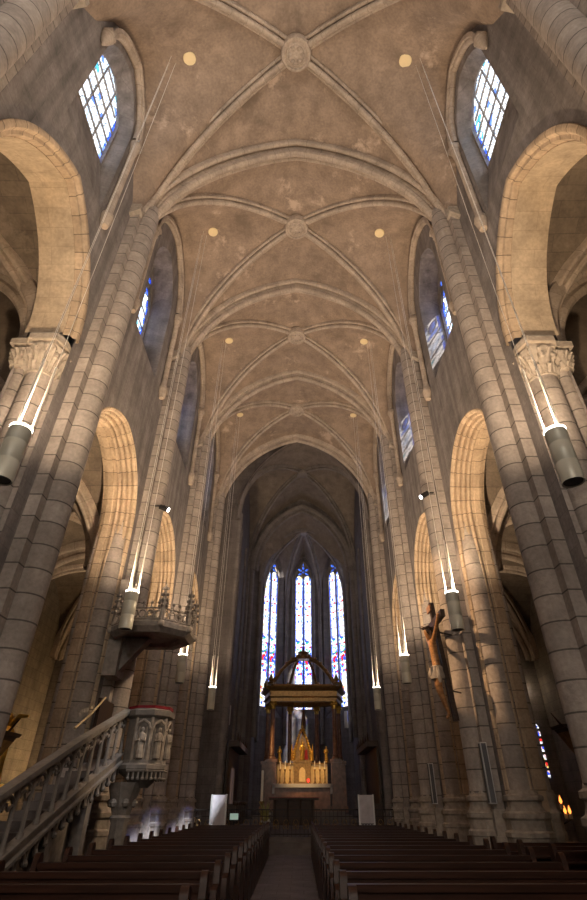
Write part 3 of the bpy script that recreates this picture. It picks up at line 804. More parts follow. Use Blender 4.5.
# ------------------------------------------------------------------ pulpit with stair
def figurine(mb, x, y, z, h, rz=0):
    """small robed statue"""
    mb.lathe([(.13 * h, 0), (.15 * h, .06 * h), (.12 * h, .35 * h), (.13 * h, .6 * h), (.15 * h, .74 * h), (.12 * h, .8 * h), (.05 * h, .84 * h), (.045 * h, .87 * h)], (x, y, z), 9)
    mb.ball((x, y, z + .93 * h), .075 * h, 8, (1, 1, 1.2))
    c, s = math.cos(rz), math.sin(rz)
    for q in (-1, 1):
        a = (x + q * .13 * h * c, y + q * .13 * h * s, z + .74 * h)
        b = (x + q * .16 * h * c + .05 * h * s, y + q * .16 * h * s - .05 * h * c, z + .55 * h)
        d = (x + q * .03 * h * c + .15 * h * s, y + q * .03 * h * s - .15 * h * c, z + .58 * h)
        mb.tube([a, b, d], [.045 * h, .04 * h, .03 * h], 6)
PX, PY = -3.5, 13.95
t = thing('pulpit', (PX, PY, 0), 'carved stone pulpit with long balustraded stair against the left pier', 'pulpit')
L3 = lambda p: (p[0] - PX, p[1] - PY, p[2])
n8 = 8
K = .63
def oct_(mb, pr_): return mb.lathe([(r * K, z) for r, z in pr_], (0, 0, 0), 8, rot=PI / 8)
m = MB(); oct_(m, [(.3, 1.9), (.6, 2.1), (.86, 2.2), (.96, 2.25), (.96, 2.33), (.84, 2.37), (.8, 2.44), (.77, 2.44), (.77, 3.3)]); bk = m.build('basket', M['pulp'], t)
m = MB(); oct_(m, [(.78, 3.28), (.92, 3.34), (.95, 3.45), (.84, 3.49), (.6, 3.49)]); m.build('cornice', M['pulp'], t)
m = MB(); oct_(m, [(.6, 3.49), (.86, 3.49), (.87, 3.55), (.6, 3.55)]); m.build('rail_cushion', M['velvet'], t)
for i in range(8):
    an = PI / 4 * i; ap = .77 * K * math.cos(PI / 8); c, s = math.cos(an), math.sin(an); tx, ty = -s, c
    if c < -.5: continue
    f = MB()
    Pp = lambda e, q, z: ((ap + e) * c + tx * q, (ap + e) * s + ty * q, z)
    for q in (-1, 1):
        f.tube([Pp(0, .085 * q, 2.44), Pp(0, .085 * q, 3.1)], .02, 6)
        f.tube([Pp(0, .175 * q, 2.42), Pp(0, .175 * q, 3.3)], .035, 6)
        f.tube([Pp(.03, .175 * q, 3.03), Pp(.06, .13 * q, 3.16), Pp(.07, 0, 3.24)], .032, 6)
    f.build('canopy_relief', M['carve'], bk)
    f = MB(); figurine(f, (ap + .07) * c, (ap + .06) * s, 2.46, .62, an + PI / 2); f.build('relief_statue', M['carve'], bk)
    f = MB()
    f.tube([Pp(.08, -.22, 2.22), Pp(.08, .22, 2.22)], .03, 6)
    for q in range(4):
        x = .165 - .11 * q
        f.tube([Pp(.07, x, 2.22), Pp(.07, x, 2.09)], .026, 6); f.ball(Pp(.07, x, 2.07), .04, 7)
    f.build('pendant_frieze', M['pulp'], bk)
m = MB(); m.lathe([(.34, 0), (.34, .25), (.28, .32), (.19, .4), (.19, 1.25), (.24, 1.35), (.2, 1.4), (.3, 1.7), (.4, 2.0)], (-.3, -.1, 0), 8)
for i in range(6): m.ball((-.3 + .26 * math.cos(i * PI / 3), -.1 + .26 * math.sin(i * PI / 3), 1.62), .09, 7)
m.build('support_column', M['carved'], t)
# stair: runs from near the first pier up to the basket, rail = f(y)
xs0, xs1 = -4.0, -4.72                                  # nave face, wall side
ya, yb = 7.6, 13.75
def raily(y):
    q = (y - 7.6) / 5.75; return 1.38 + 1.96 * q + .04 * math.sin(PI * min(1, max(0, q)))
RB = .92
NS = 26
def ribbon(mb, dz0, dz1, x0, x1, y0=ya, y1=yb, n=NS):
    rows = []
    for i in range(n + 1):
        y = y0 + (y1 - y0) * i / n; z = raily(y)
        rows.append([L3((x0, y, z + dz0)), L3((x1, y, z + dz0)), L3((x1, y, z + dz1)), L3((x0, y, z + dz1))])
    mb.grid(rows, cu=True); mb.add(rows[0], [[0, 1, 2, 3]]); mb.add(rows[-1], [[3, 2, 1, 0]])
m = MB(); ribbon(m, -.04, .035, xs0 - .1, xs0 + .08); ribbon(m, -.09, -.04, xs0 - .06, xs0 + .04); m.build('handrail', M['pulp'], t)
m = MB(); ribbon(m, -RB - .12, -RB, xs0 - .1, xs0 + .03); ribbon(m, -RB - .17, -RB - .12, xs0 - .1, xs0 + .09); ribbon(m, -RB, -RB + .04, xs0 - .1, xs0 + .07); m.build('stair_string', M['pulp'], t)
m = MB(); ribbon(m, -RB - .3, -RB - .1, xs1, xs0 - .1, n=14)
for i in range(13):
    y = ya + .1 + .4 * i; z = raily(y) - RB + .02; m.box(L3((xs1, y, z - .15)), L3((xs0 - .1, y + .4, z)))
m.build('step_flight', M['stair'], t)
sp = .44; nbal = int((yb - ya) / sp)
for i in range(nbal + 1):
    y = ya + .05 + i * (yb - ya - .1) / nbal; z = raily(y); b = MB()
    b.tube([L3((xs0 - .02, y, z - RB)), L3((xs0 - .02, y, z - RB + .1))], .055, 8); b.tube([L3((xs0 - .02, y, z - RB + .1)), L3((xs0 - .02, y, z - .1))], .036, 8)
    b.build('baluster', M['pulp'], t)
    if i < nbal:
        w2 = (yb - ya - .1) / nbal; b = MB(); pts = []
        for x, zz in parch(w2 / 2, 0, w2 * .62, 8):
            yy = y + w2 / 2 + x; pts.append(L3((xs0 - .02, yy, raily(yy) - .42 + zz)))
        b.tube(pts, .032, 6)
        for q in (-1, 1): b.tube([L3((xs0 - .02, y + w2 / 2 + q * w2 * .48, raily(y + w2 / 2) - .2)), L3((xs0 - .02, y + w2 / 2 + q * w2 * .16, raily(y + w2 / 2) - .3)), L3((xs0 - .02, y + w2 / 2, raily(y + w2 / 2) - .22))], .022, 5)
        b.build('baluster_arch', M['pulp'], t)
fr = MB(); sp2 = .3; nf = int((yb - ya - 1.2) / sp2)
for i in range(nf):
    y = ya + 1.3 + i * sp2; z = raily(y) - RB - .27; pts = []
    for k in range(9):
        an = PI * k / 8; yy = y + .13 - .13 * math.cos(an); pts.append(L3((xs0 + .02, yy, raily(yy) - RB - .38 + .18 * math.sin(an))))
    fr.tube(pts, .032, 6); fr.ball(L3((xs0 + .02, y, raily(y) - RB - .38)), .06, 7); fr.tube([L3((xs0 + .02, y, raily(y) - RB - .17)), L3((xs0 + .02, y, raily(y) - RB - .36))], .035, 6)
fr.build('cusped_frieze', M['pulp'], t)
m = MB(); rows = []
for i in range(12):
    y = ya - .3 + (12.6 - ya) * i / 11; rows.append([L3((xs0 - .25, y, 0)), L3((xs0 - .25, y, max(.06, raily(max(y, ya)) - RB - .3)))])
m.grid(rows)
m.build('stair_wall', M['carved'], t)
for y in (10.6, 12.2):
    m = MB(); m.box(L3((xs0 - .2, y - .12, 0)), L3((xs0 + .02, y + .12, raily(y) - RB - .3))); m.box(L3((xs0 - .24, y - .17, 0)), L3((xs0 + .06, y + .17, .5))); m.build('stair_post', M['pulp'], t)
m = MB(); m.tube([L3((xs1 + .1, 12.2, raily(12.2) - .05)), L3((xs1 + .1, 13.0, raily(13.0) + .08)), L3((xs1 + .1, 13.7, 3.75))], .025, 6); m.build('rope_rail', M['rope'], t)
m = MB(); m.box(L3((-4.72, 13.5, 2.3)), L3((-4.64, 14.5, 3.72))); m.build('back_panel', M['oak'], t)

# canopy over the pulpit
KX, KY, KZ = -3.72, 13.8, 5.15
t = thing('pulpit_canopy', (KX, KY, KZ), 'carved octagonal sounding board above the pulpit, fixed to the left pier', 'canopy')
m = MB(); m.lathe([(0, .1), (.75, .1), (.8, 0), (1.0, -.02), (1.12, .1), (1.14, .2), (1.05, .28), (0, .3)], (0, 0, 0), 8, rot=PI / 8); m.build('sounding_board', M['carved'], t, smooth=20)
m = MB(); m.box((-1.1, -.2, -.9), (-.75, .5, 1.6)); m.prism([(-.75, .0, -.75), (-.75, .0, .05), (-.1, .0, .05)], (0, .3, 0)); m.build('wall_bracket', M['carved'], t)
for i in range(8):
    a0, a1 = PI / 8 + PI / 4 * i, PI / 8 + PI / 4 * (i + 1)
    p0, p1 = Vector((1.05 * math.cos(a0), 1.05 * math.sin(a0), .26)), Vector((1.05 * math.cos(a1), 1.05 * math.sin(a1), .26))
    if p0.x < -.8 and p1.x < -.8: continue
    m = MB(); m.tube([p0 + Vector((0, 0, .02)), p1 + Vector((0, 0, .02))], .035, 6); m.tube([p0 + Vector((0, 0, .3)), p1 + Vector((0, 0, .3))], .022, 6)
    for q in range(4):
        c = p0.lerp(p1, (q + .5) / 4)
        m.tube([c + Vector((0, 0, .05)) + (p1 - p0) * (.11 * math.cos(u)) + Vector((0, 0, .12 + .1 * math.sin(u))) - Vector((0, 0, .02)) for u in [2 * PI * k / 8 for k in range(9)]], .022, 5, caps=False)
        m.tube([c + Vector((0, 0, .3)), c + Vector((0, 0, .42))], [.03, .01], 6); m.ball(tuple(c + Vector((0, 0, .44))), .045, 6)
    m.build('cresting', M['carved'], t)
    m = MB(); h = .95
    m.tube([p0, p0 + Vector((0, 0, .55)), p0 + Vector((0, 0, h))], [.075, .06, .012], 6)
    for q in range(4): 
        z = .35 + .15 * q; rr = .1 - .015 * q
        m.ball((p0.x + rr, p0.y, p0.z + z), .045, 6); m.ball((p0.x - rr, p0.y, p0.z + z), .045, 6); m.ball((p0.x, p0.y - rr, p0.z + z), .045, 6)
    m.build('pinnacle', M['carved'], t)
    f = MB(); f.ball(tuple(Vector((p0.x, p0.y, 0)) * 1.06 + Vector((0, 0, .16))), .09, 8); f.build('boss_ornament', M['carve'], t)

# ------------------------------------------------------------------ crucifix on the right pier
KX2, KY2 = 4.15, 14.3
t = thing('crucifix', (KX2, KY2, 3.32), 'life-size carved wooden crucifix hung on the right second pier', 'crucifix')
tilt = -.07
cx = lambda z: .02 + (tilt * z) - .0
m = MB(); m.prism([(cx(0) - .06, -.09, 0), (cx(0) + .06, -.09, 0), (cx(3) + .06, -.09, 3.0), (cx(3) - .06, -.09, 3.0)], (0, .18, 0)); m.build('cross_post', M['oak'], t)
m = MB(); z = 2.45; m.box((cx(z) - .06, -.95, z - .09), (cx(z) + .06, .95, z + .09)); m.build('cross_beam', M['oak'], t)
m = MB(); m.box((cx(2.9) - .1, -.2, 2.75), (cx(2.9) - .06, .2, 2.92)); m.build('title_board', M['statue'], t)
m = MB(); m.tube([(.02, 0, .7), (.35, .3, .7)], .02, 6); m.tube([(-.12, 0, 2.2), (.35, .3, 2.2)], .02, 6); m.build('wall_iron', M['iron'], t)
def skin_body(name, verts, edges, mat, parent, sub=2):
    me = bpy.data.meshes.new(name); me.from_pydata([v[:3] for v in verts], edges, []); me.update()
    o = bpy.data.objects.new(name, me); C.objects.link(o); o.parent = parent
    md = o.modifiers.new('Skin', 'SKIN')
    if not me.skin_vertices: 
        bpy.context.view_layer.objects.active = o
    for i, v in enumerate(verts):
        r = v[3]; me.skin_vertices[0].data[i].radius = (r, r) if not isinstance(r, tuple) else r
        me.skin_vertices[0].data[i].use_root = (i == 0)
    md.use_smooth_shade = True; md.branch_smoothing = .4
    s = o.modifiers.new('Sub', 'SUBSURF'); s.levels = sub; s.render_levels = sub
    me.materials.append(mat); return o
f0 = lambda z: cx(z) - .2
V_ = [(f0(1.22) - .03, 0, 1.22, (.17, .13)), (f0(1.42), 0, 1.42, (.14, .12)), (f0(1.65), 0, 1.65, (.155, .125)), (f0(1.86), 0, 1.86, (.15, .11)), (f0(1.98) - .03, .0, 1.99, .06), (f0(2.06) - .07, -.03, 2.07, .075), (f0(2.18) - .1, -.05, 2.18, .1), (f0(2.28) - .1, -.05, 2.28, .08),
      (f0(1.9), -.18, 1.92, .075), (f0(2.1) + .04, -.5, 2.13, .05), (f0(2.35) + .08, -.78, 2.38, .038), (f0(2.45) + .1, -.87, 2.46, .045),
      (f0(1.9), .18, 1.92, .075), (f0(2.1) + .04, .5, 2.13, .05), (f0(2.35) + .08, .78, 2.38, .038), (f0(2.45) + .1, .87, 2.46, .045),
      (f0(1.1) - .03, -.1, 1.12, .1), (f0(.7) - .07, -.06, .76, .085), (f0(.4) - .01, -.06, .42, .058), (f0(.12) + .05, -.03, .16, .04), (f0(.02) - .04, -.02, .04, .035),
      (f0(1.1) - .03, .1, 1.12, .1), (f0(.7) - .06, .07, .76, .085), (f0(.4) + .01, .06, .42, .058), (f0(.12) + .07, .03, .18, .04), (f0(.02) - .02, .02, .07, .035)]
E_ = [(0, 1), (1, 2), (2, 3), (3, 4), (4, 5), (5, 6), (6, 7), (3, 8), (8, 9), (9, 10), (10, 11), (3, 12), (12, 13), (13, 14), (14, 15), (0, 16), (16, 17), (17, 18), (18, 19), (19, 20), (0, 21), (21, 22), (22, 23), (23, 24), (24, 25)]
skin_body('figure', V_, E_, M['statue'], t)
m = MB(); m.lathe([(.19, .98), (.2, 1.05), (.17, 1.2), (.175, 1.27), (.15, 1.3)], (f0(1.15) - .03, 0, 0), 12)
for q in range(6): m.tube([(f0(1.15) - .2, -.1 + .05 * q, 1.27 - .01 * q), (f0(1.1) - .22, -.06 + .03 * q, 1.05)], .022, 5)
m.tube([(f0(1.15) - .03, -.2, 1.25), (f0(1.1) - .05, -.24, 1.0), (f0(1.1) - .03, -.22, .86)], [.05, .06, .03], 6); m.build('loincloth', M['carve'], t)
m = MB(); hx, hy, hz = f0(2.18) - .1, -.05, 2.2
m.ball((hx + .05, hy, hz + .02), .125, 10, (.9, 1, 1.15)); m.tube([(hx + .09, hy - .08, hz), (hx + .1, hy - .1, hz - .25)], [.06, .03], 6); m.tube([(hx + .09, hy + .08, hz), (hx + .1, hy + .1, hz - .25)], [.06, .03], 6); m.build('hair', M['oak'], t)
m = MB(); m.tube([(hx + .02 + .125 * math.cos(2 * PI * i / 12), hy + .13 * math.sin(2 * PI * i / 12), hz + .08) for i in range(13)], .022, 6, caps=False)
for i in range(10): m.tube([(hx + .02 + .13 * math.cos(2 * PI * i / 10), hy + .13 * math.sin(2 * PI * i / 10), hz + .08), (hx + .02 + .22 * math.cos(2 * PI * i / 10), hy + .22 * math.sin(2 * PI * i / 10), hz + .12)], [.012, .003], 4)
m.build('thorn_crown', M['oak'], t)

# ------------------------------------------------------------------ column loudspeakers
def speaker(name, lo, hi, mat, label, grp, rz=0, frame=True):
    c = ((lo[0] + hi[0]) / 2, (lo[1] + hi[1]) / 2, lo[2]); t = thing(name, c, label, 'loudspeaker', grp)
    l = [lo[i] - c[i] for i in range(3)]; h = [hi[i] - c[i] for i in range(3)]
    m = MB(); m.box(l, h); m.build('cabinet', M['white'] if mat == 'white' else M['steel'], t, smooth=0)
    m = MB(); e = .025
    m.box((l[0] + e, l[1] - .012, l[2] + e), (h[0] - e, l[1], h[2] - e))
    sx = -1 if c[0] > 0 else 1
    x0 = l[0] - .012 if sx < 0 else h[0]
    m.box((x0, l[1] + e, l[2] + e), (x0 + .012, h[1] - e, h[2] - e)); m.build('grille', M[mat], t, smooth=0)
speaker('column_speaker', (4.64, 14.21, 1.6), (4.8, 14.36, 2.85), 'grey', 'slim grey column loudspeaker on the right second pier below the crucifix', 'slim column loudspeakers')
speaker('column_speaker', (4.64, 20.24, 1.6), (4.8, 20.4, 2.75), 'grey', 'slim grey column loudspeaker on the third right pier', 'slim column loudspeakers')
speaker('column_speaker', (-4.8, 14.2, 1.2), (-4.64, 14.36, 2.3), 'grey', 'slim grey column loudspeaker under the pulpit on the left pier', 'slim column loudspeakers')
speaker('column_speaker', (-3.72, 30.7, 5.1), (-3.56, 30.88, 6.05), 'white', 'narrow white loudspeaker high on the left chancel wall', 'white chancel loudspeakers')
speaker('column_speaker', (3.3, 37.9, 5.75), (3.52, 38.1, 6.75), 'white', 'narrow white loudspeaker high on the right apse wall', 'white chancel loudspeakers')

# ------------------------------------------------------------------ choir
m = MB()
for i, (y, z) in enumerate(((24.75, .17), (25.15, .34), (25.55, .5))): m.box((-1.25, y, 0), (1.45, y + .6, z))
o = m.build('chancel_steps', M['stair'], loc=(-.2, 25, 0), smooth=0); tag(o, 'three stone steps at the end of the aisle', 'steps')
m = MB(); m.box((-4.4, 25.9, 0), (4.4, 42, .5)); m.box((-2.6, 27.3, .5), (2.9, 42, .8)); tag(m.build('floor_chancel', M['floor'], smooth=0), kind='structure')
def railing(x0, x1, label, gate=False):
    t = thing('iron_railing', ((x0 + x1) / 2, 26.05, .5), label, 'railing'); w = (x1 - x0) / 2
    m = MB(); m.box((-w, -.03, .88), (w, .03, .93)); m.box((-w, -.02, .06), (w, .02, .1)); m.box((-w, -.02, .66), (w, .02, .69)); m.build('rail', M['iron'], t)
    n = max(3, int(2 * w / .16)); m = MB()
    for i in range(n + 1): m.tube([(-w + 2 * w * i / n, 0, 0), (-w + 2 * w * i / n, 0, .9)], .012, 5)
    m.build('bars', M['iron'], t)
    m = MB(); k = max(2, int(2 * w / .36))
    for i in range(k):
        c = -w + 2 * w * (i + .5) / k
        for q in (-1, 1):
            m.tube([(c + q * (.02 + (.14 - .012 * a) * abs(math.sin(a * .5)) * .9), -.02, .38 + .2 * math.cos(a * .62) * (1 - a / 14)) for a in range(11)], .011, 4)
        m.ball((c, -.02, .38), .03, 6)
    m.build('scrollwork', M['bronze'], t)
railing(-4.2, -1.0, 'black wrought iron chancel railing left of the steps')
railing(1.17, 4.2, 'black wrought iron chancel railing right of the steps')
railing(-.95, 1.12, 'pair of scrolled iron gates at the top of the chancel steps')
def board(x0, x1, label, pic):
    t = thing('display_board', ((x0 + x1) / 2, 24.45, 0), label, 'board', 'standing boards before the chancel'); w = (x1 - x0) / 2
    m = MB(); m.box((-w, -.025, .98), (w, .025, 1.9)); m.build('upper_panel', M['board'], t, smooth=0)
    m = MB(); m.box((-w, -.02, .3), (w, .02, .98)); m.build('lower_panel', M['grey'] if not pic else M['board'], t, smooth=0)
    m = MB()
    for a in range(5):
        for b in range(4):
            cx_, cz_ = -w + 2 * w * (a + .5) / 5, .42 + .15 * b; m.tube([(cx_ + .05 * math.cos(u), -.025, cz_ + .07 * math.sin(u)) for u in [2 * PI * k / 8 for k in range(9)]], .012, 4, caps=False)
    m.build('lattice', M['steel'], t)
    for s in (-1, 1):
        m = MB(); m.box((s * w - .03, -.03, 0), (s * w + .03, .03, 1.92)); m.box((s * w - .03, -.25, 0), (s * w + .03, .25, .05)); m.build('upright', M['steel'], t, smooth=0)
board(-3.28, -2.7, 'white standing board lit by sunlight before the left chancel pier', True)
board(2.6, 3.18, 'grey standing board before the right chancel pier', False)
t = thing('notice_screen', (-2.42, 25.2, 0), 'small pale green lit screen right of the sunlit board', 'screen')
m = MB(); m.box((-.2, -.03, 1.05), (.2, .03, 1.32)); m.build('case', M['black'], t); m = MB(); m.box((-.17, -.04, 1.08), (.17, -.03, 1.29)); m.build('screen', M['screen'], t, smooth=0)
m = MB(); m.tube([(0, .0, 0), (0, 0, 1.06)], .03, 8); m.lathe([(.2, 0), (.2, .03), (.03, .05)], (0, 0, 0), 12); m.build('stand', M['black'], t)
m = MB(); m.prism([(-2.88, 24.9, 0), (-2.7, 24.9, 0), (-2.72, 24.9, 1.62), (-2.86, 24.9, 1.62)], (0, .12, 0)); tag(m.build('red_banner', M['velvet'], loc=(-2.79, 24.95, 0)), 'narrow dark red draped banner behind the sunlit board', 'banner')
t = thing('paschal_candle', (-1.42, 26.75, .5), 'tall white candle on a stand left of the gates', 'candle')
m = MB(); m.lathe([(.055, 1.2), (.055, 2.32), (.02, 2.34)], (0, 0, 0), 12); m.build('candle', M['wax'], t)
m = MB(); m.lathe([(.2, 0), (.2, .05), (.06, .1), (.04, .3), (.08, .4), (.04, .5), (.04, 1.05), (.12, 1.15), (.12, 1.2)], (0, 0, 0), 12); m.build('stand', M['bronze'], t)
t = thing('flower_arrangement', (-1.2, 26.55, .5), 'tall spray of leaves with white flowers at the foot of the candle', 'flowers')
m = MB(); m.lathe([(.14, 0), (.18, .3), (.2, .32), (.16, .3)], (0, 0, 0), 12); m.build('pot', M['white'], t)
m = MB()
for i in range(46):
    an = random.random() * 2 * PI; ln_ = .35 + random.random() * .75; sp_ = .1 + random.random() * .28
    pts = [(sp_ * q * q * math.cos(an), sp_ * q * q * math.sin(an), .3 + ln_ * q * (1 - .12 * q)) for q in (0, .35, .7, 1)]
    m.tube(pts, [.012, .03, .024, .004], 4)
m.build('foliage', M['leaf'], t)
for i in range(7):
    m = MB(); an = random.random() * 6; rr = .1 + .12 * random.random(); z = .45 + .3 * random.random()
    for q in range(6): m.ball((rr * math.cos(an) + .04 * math.cos(q), rr * math.sin(an) + .04 * math.sin(q), z + .02 * (q % 2)), .035, 6)
    m.build('flower', M['petal'], t)
# nave altar (dark table) and high altar
t = thing('nave_altar', (0.0, 29.2, .8), 'dark oak altar table standing in front of the high altar', 'altar')
m = MB(); m.box((-1.2, -.4, .95), (1.15, .4, 1.04)); m.build('table_top', M['oak'], t); m = MB(); m.box((-1.22, -.42, 1.04), (1.17, .42, 1.06)); m.build('altar_cloth', M['velvet'], t)
m = MB(); m.box((-1.0, -.3, 0), (.95, .3, .95))
for x in (-.9, -.3, .3, .85): m.lathe([(.06, 0), (.06, .1), (.04, .15), (.05, .5), (.035, .85), (.07, .94)], (x, -.33, 0), 8)
m.build('base', M['oak'], t)
AX, AY = .42, 34.2
m = MB()
for i in range(3): m.box((AX - 3.0 + .35 * i, 32.3 + .4 * i, .8), (AX + 3.0 - .35 * i, 38, .95 + .16 * i))
tag(m.build('altar_steps', M['stair'], loc=(AX, 33, .8), smooth=0), 'dark steps rising to the high altar', 'steps')
t = thing('high_altar', (AX, AY, 1.27), 'high altar with white cloth below the gilded reredos', 'altar')
m = MB(); m.box((-1.55, -.45, 0), (1.55, .5, 1.12)); m.box((-1.65, -.52, 1.12), (1.65, .5, 1.22)); m.build('altar_block', M['marble'], t)
m = MB(); m.box((-1.67, -.56, 1.22), (1.67, .4, 1.26)); m.box((-1.67, -.57, 1.08), (1.67, -.55, 1.24))
for x in (-1.62, 1.62): m.box((x - .06, -.57, .8), (x + .06, -.55, 1.2))
m.build('altar_cloth', M['cloth'], t)
t = thing('gilded_reredos', (AX, AY + .5, 2.5), 'glowing gilded reredos with pointed gable over the tabernacle', 'reredos')
for s in (-1, 1):
    m = MB(); m.box((s * .98 - .5, .05, 0), (s * .98 + .5, .12, 1.02)); m.build('back_panel', M['panel'], t, smooth=0)
m = MB(); m.box((-.5, -.1, 0), (.5, .3, 1.1)); m.box((-.55, -.14, 1.1), (.55, .3, 1.2)); m.box((-1.52, -.06, 1.02), (1.52, .16, 1.08)); m.build('tabernacle_case', M['bronze'], t)
m = MB(); pts = [(x, -.13, z) for x, z in [(-.18, .15)] + parch(.18, .62, .24, 6) + [(.18, .15)]]; m.prism(pts, (0, .03, 0)); m.build('tabernacle_door', M['panel'], t)
m = MB()
for q in (-1, 1):
    m.tube([(q * .5, 0, 1.2), (q * .46, 0, 1.7), (q * .02, 0, 2.85)], [.09, .09, .05], 6)
    for i in range(9): m.ball((q * (.52 - .055 * i), -.04, 1.62 + .145 * i), .085, 6)
    for i in range(5): m.ball((q * (.55 - .02 * i), -.06, 1.22 + .12 * i), .08, 6)
    m.tube([(q * .62, 0, 1.2), (q * .62, 0, 1.75), (q * .62, 0, 2.05)], [.06, .05, .01], 6)
m.tube([(0, 0, 2.7), (0, 0, 3.25)], [.09, .015], 6); m.ball((0, -.02, 2.95), .09, 8); m.build('gable', M['gold'], t)
m = MB(); m.prism([(-.42, .1, 1.2), (.42, .1, 1.2), (.38, .1, 1.75), (0, .1, 2.6), (-.38, .1, 1.75)], (0, .06, 0)); m.build('niche_back', M['bronze'], t)
m = MB(); figurine(m, 0, -.06, 1.2, .95); m.build('niche_statue', M['gold'], t)
m = MB(); m.prism([(.14, -.02, 1.25), (.34, -.02, 1.25), (.3, -.02, 1.75), (.18, -.02, 1.75)], (0, .05, 0)); m.build('red_hanging', M['velvet'], t)
cn = ['far left', 'second from left', 'third from left', 'third from right', 'second from right', 'far right']
for i, x in enumerate((-1.28, -1.0, -.7, .72, 1.02, 1.3)):
    t = thing('candlestick', (AX + x, AY + .12, 2.53), 'tall gilded candlestick on the high altar, %s' % cn[i], 'candlestick', 'gilded altar candlesticks')
    m = MB(); m.lathe([(.11, 0), (.11, .03), (.05, .1), (.03, .18), (.055, .26), (.03, .34), (.028, .6), (.06, .68), (.09, .7), (.02, .72)], (0, 0, 0), 10); m.build('stick', M['bronze'], t)
    m = MB(); m.lathe([(.025, .71), (.025, 1.1), (.006, 1.12)], (0, 0, 0), 8); m.build('candle', M['wax'], t)
for i, x in enumerate((-1.35, 1.42)):
    t = thing('altar_statuette', (AX + x, AY + .45, 3.58), 'small gilded angel on the %s end of the reredos' % ('left', 'right')[i], 'statue', 'gilded angels on the reredos')
    m = MB(); figurine(m, 0, 0, .12, .72); m.build('figure', M['gold'], t); m = MB(); m.lathe([(.16, 0), (.16, .04), (.1, .12)], (0, 0, 0), 8); m.build('plinth', M['bronze'], t)
t = thing('sanctuary_lamp', (AX + .33, AY - .3, 2.53), 'small glowing red lamp on the altar, right of the tabernacle', 'lamp')
m = MB(); m.lathe([(.07, .0), (.07, .03), (.03, .05), (.03, .08)], (0, 0, 0), 10); m.build('foot', M['bronze'], t); m = MB(); m.lathe([(.03, .08), (.065, .12), (.07, .22), (.05, .23)], (0, 0, 0), 10); m.build('red_glass', M['redglow'], t)
# ciborium
CY = 35.0; BX = .5
t = thing('altar_canopy', (BX, CY, 1.2), 'large columned ciborium with open crown over the high altar', 'canopy')
def L_(x, y, z): return (x, y, z - 1.2)
for sx in (-1, 1):
    for x, y, r, z0, z1 in ((1.86, -.9, .15, 3.72, 6.75), (.86, 1.3, .14, 2.0, 6.75), (2.25, .9, .14, 3.72, 6.75)):
        x *= sx
        if y < 1.2:
            m = MB(); m.box(L_(x - .28, y - .28, 1.2), L_(x + .28, y + .28, 3.55)); m.box(L_(x - .34, y - .34, 3.55), L_(x + .34, y + .34, 3.72)); m.box(L_(x - .34, y - .34, 1.2), L_(x + .34, y + .34, 1.5)); m.box(L_(x - .2, y - .3, 1.7), L_(x + .2, y - .26, 3.35)); m.build('pedestal', M['marble'], t)
        m = MB(); m.lathe([(r * 1.5, z0), (r * 1.5, z0 + .08), (r * 1.1, z0 + .16), (r * 1.25, z0 + .22), (r, z0 + .28), (r * .88, z1 - .42)], L_(x, y, 0), 16); cl = m.build('column', M['marble'], t)
        m = MB(); m.lathe([(r * .9, z1 - .42), (r * 1.05, z1 - .38), (r * .95, z1 - .34), (r * 1.2, z1 - .15), (r * 1.55, z1 - .04), (r * 1.55, z1)], L_(x, y, 0), 14)
        for q in range(8): m.ball(L_(x + r * 1.25 * math.cos(q * PI / 4), y + r * 1.25 * math.sin(q * PI / 4), z1 - .16), .07, 6)
        m.build('column_capital', M['gold'], cl)
plan = [(-2.15, -1.15), (2.15, -1.15), (2.6, .9), (1.1, 1.6), (-1.1, 1.6), (-2.6, .9)]
def ring(mb, e0, e1, z0, z1, inner=.5):
    rows = []
    for e, z in ((e0, z0), (e1, z1), (-inner, z1), (-inner, z0)):
        rows.append([L_(x + e * (1 if x > 0 else -1), y + e * (1 if y > .3 else -1), z) for x, y in plan])
    rows.append(rows[0]); mb.grid(rows, cu=True)
m = MB(); ring(m, -.12, -.12, 6.75, 6.95); ring(m, -.06, .02, 6.95, 7.02); ring(m, -.1, -.1, 7.02, 7.34); ring(m, -.06, .12, 7.34, 7.46); ring(m, .14, .2, 7.46, 7.56); ring(m, -.08, -.12, 7.56, 7.72)
m.build('entablature', M['bronze'], t, smooth=0)
for x, y in plan:
    m = MB(); tx, ty = x * .92, y * .9
    pts = []
    for i in range(11):
        q = i / 10; pts.append(L_(tx * (1 - q) + .25 * q * (1 if x > 0 else -1) * 1.0, ty * (1 - q) + .25 * q * (1 if y > .3 else -1), 7.7 + 1.75 * math.sin(q * PI / 2)))
    m.tube(pts, [.12 - .004 * i for i in range(11)], 6)
    for i in range(1, 10, 2): m.ball((pts[i][0], pts[i][1], pts[i][2] + .1), .09, 6)
    m.build('crown_rib', M['bronze'], t)
    m = MB(); m.lathe([(.2, 7.7), (.22, 7.8), (.12, 7.86), (.16, 8.0), (.08, 8.2), (.0, 8.35)], L_(x * .95, y * .95, 0), 8); m.build('finial', M['bronze'], t)
m = MB(); m.lathe([(.42, 9.38), (.46, 9.44), (.46, 9.52), (.36, 9.56), (.3, 9.7), (.4, 9.82), (.3, 9.86), (.1, 9.95), (.06, 10.15)], L_(0, 0, 0), 12); m.box(L_(-.03, -.03, 10.1), L_(.03, .03, 10.55)); m.box(L_(-.14, -.03, 10.33), L_(.14, .03, 10.39))
for q in range(10): m.ball(L_(.42 * math.cos(q * PI / 5), .42 * math.sin(q * PI / 5), 9.62), .08, 6)
m.build('corona', M['bronze'], t)
m = MB(); m.tube([L_(0, 0, 9.4), L_(0, 0, 6.5)], .02, 5); m.tube([L_(0, 0, 6.5), L_(0, 0, 5.6), L_(0, 0, 4.9)], [.05, .16, .1], 8); m.build('hanging_veil', M['marble'], t)
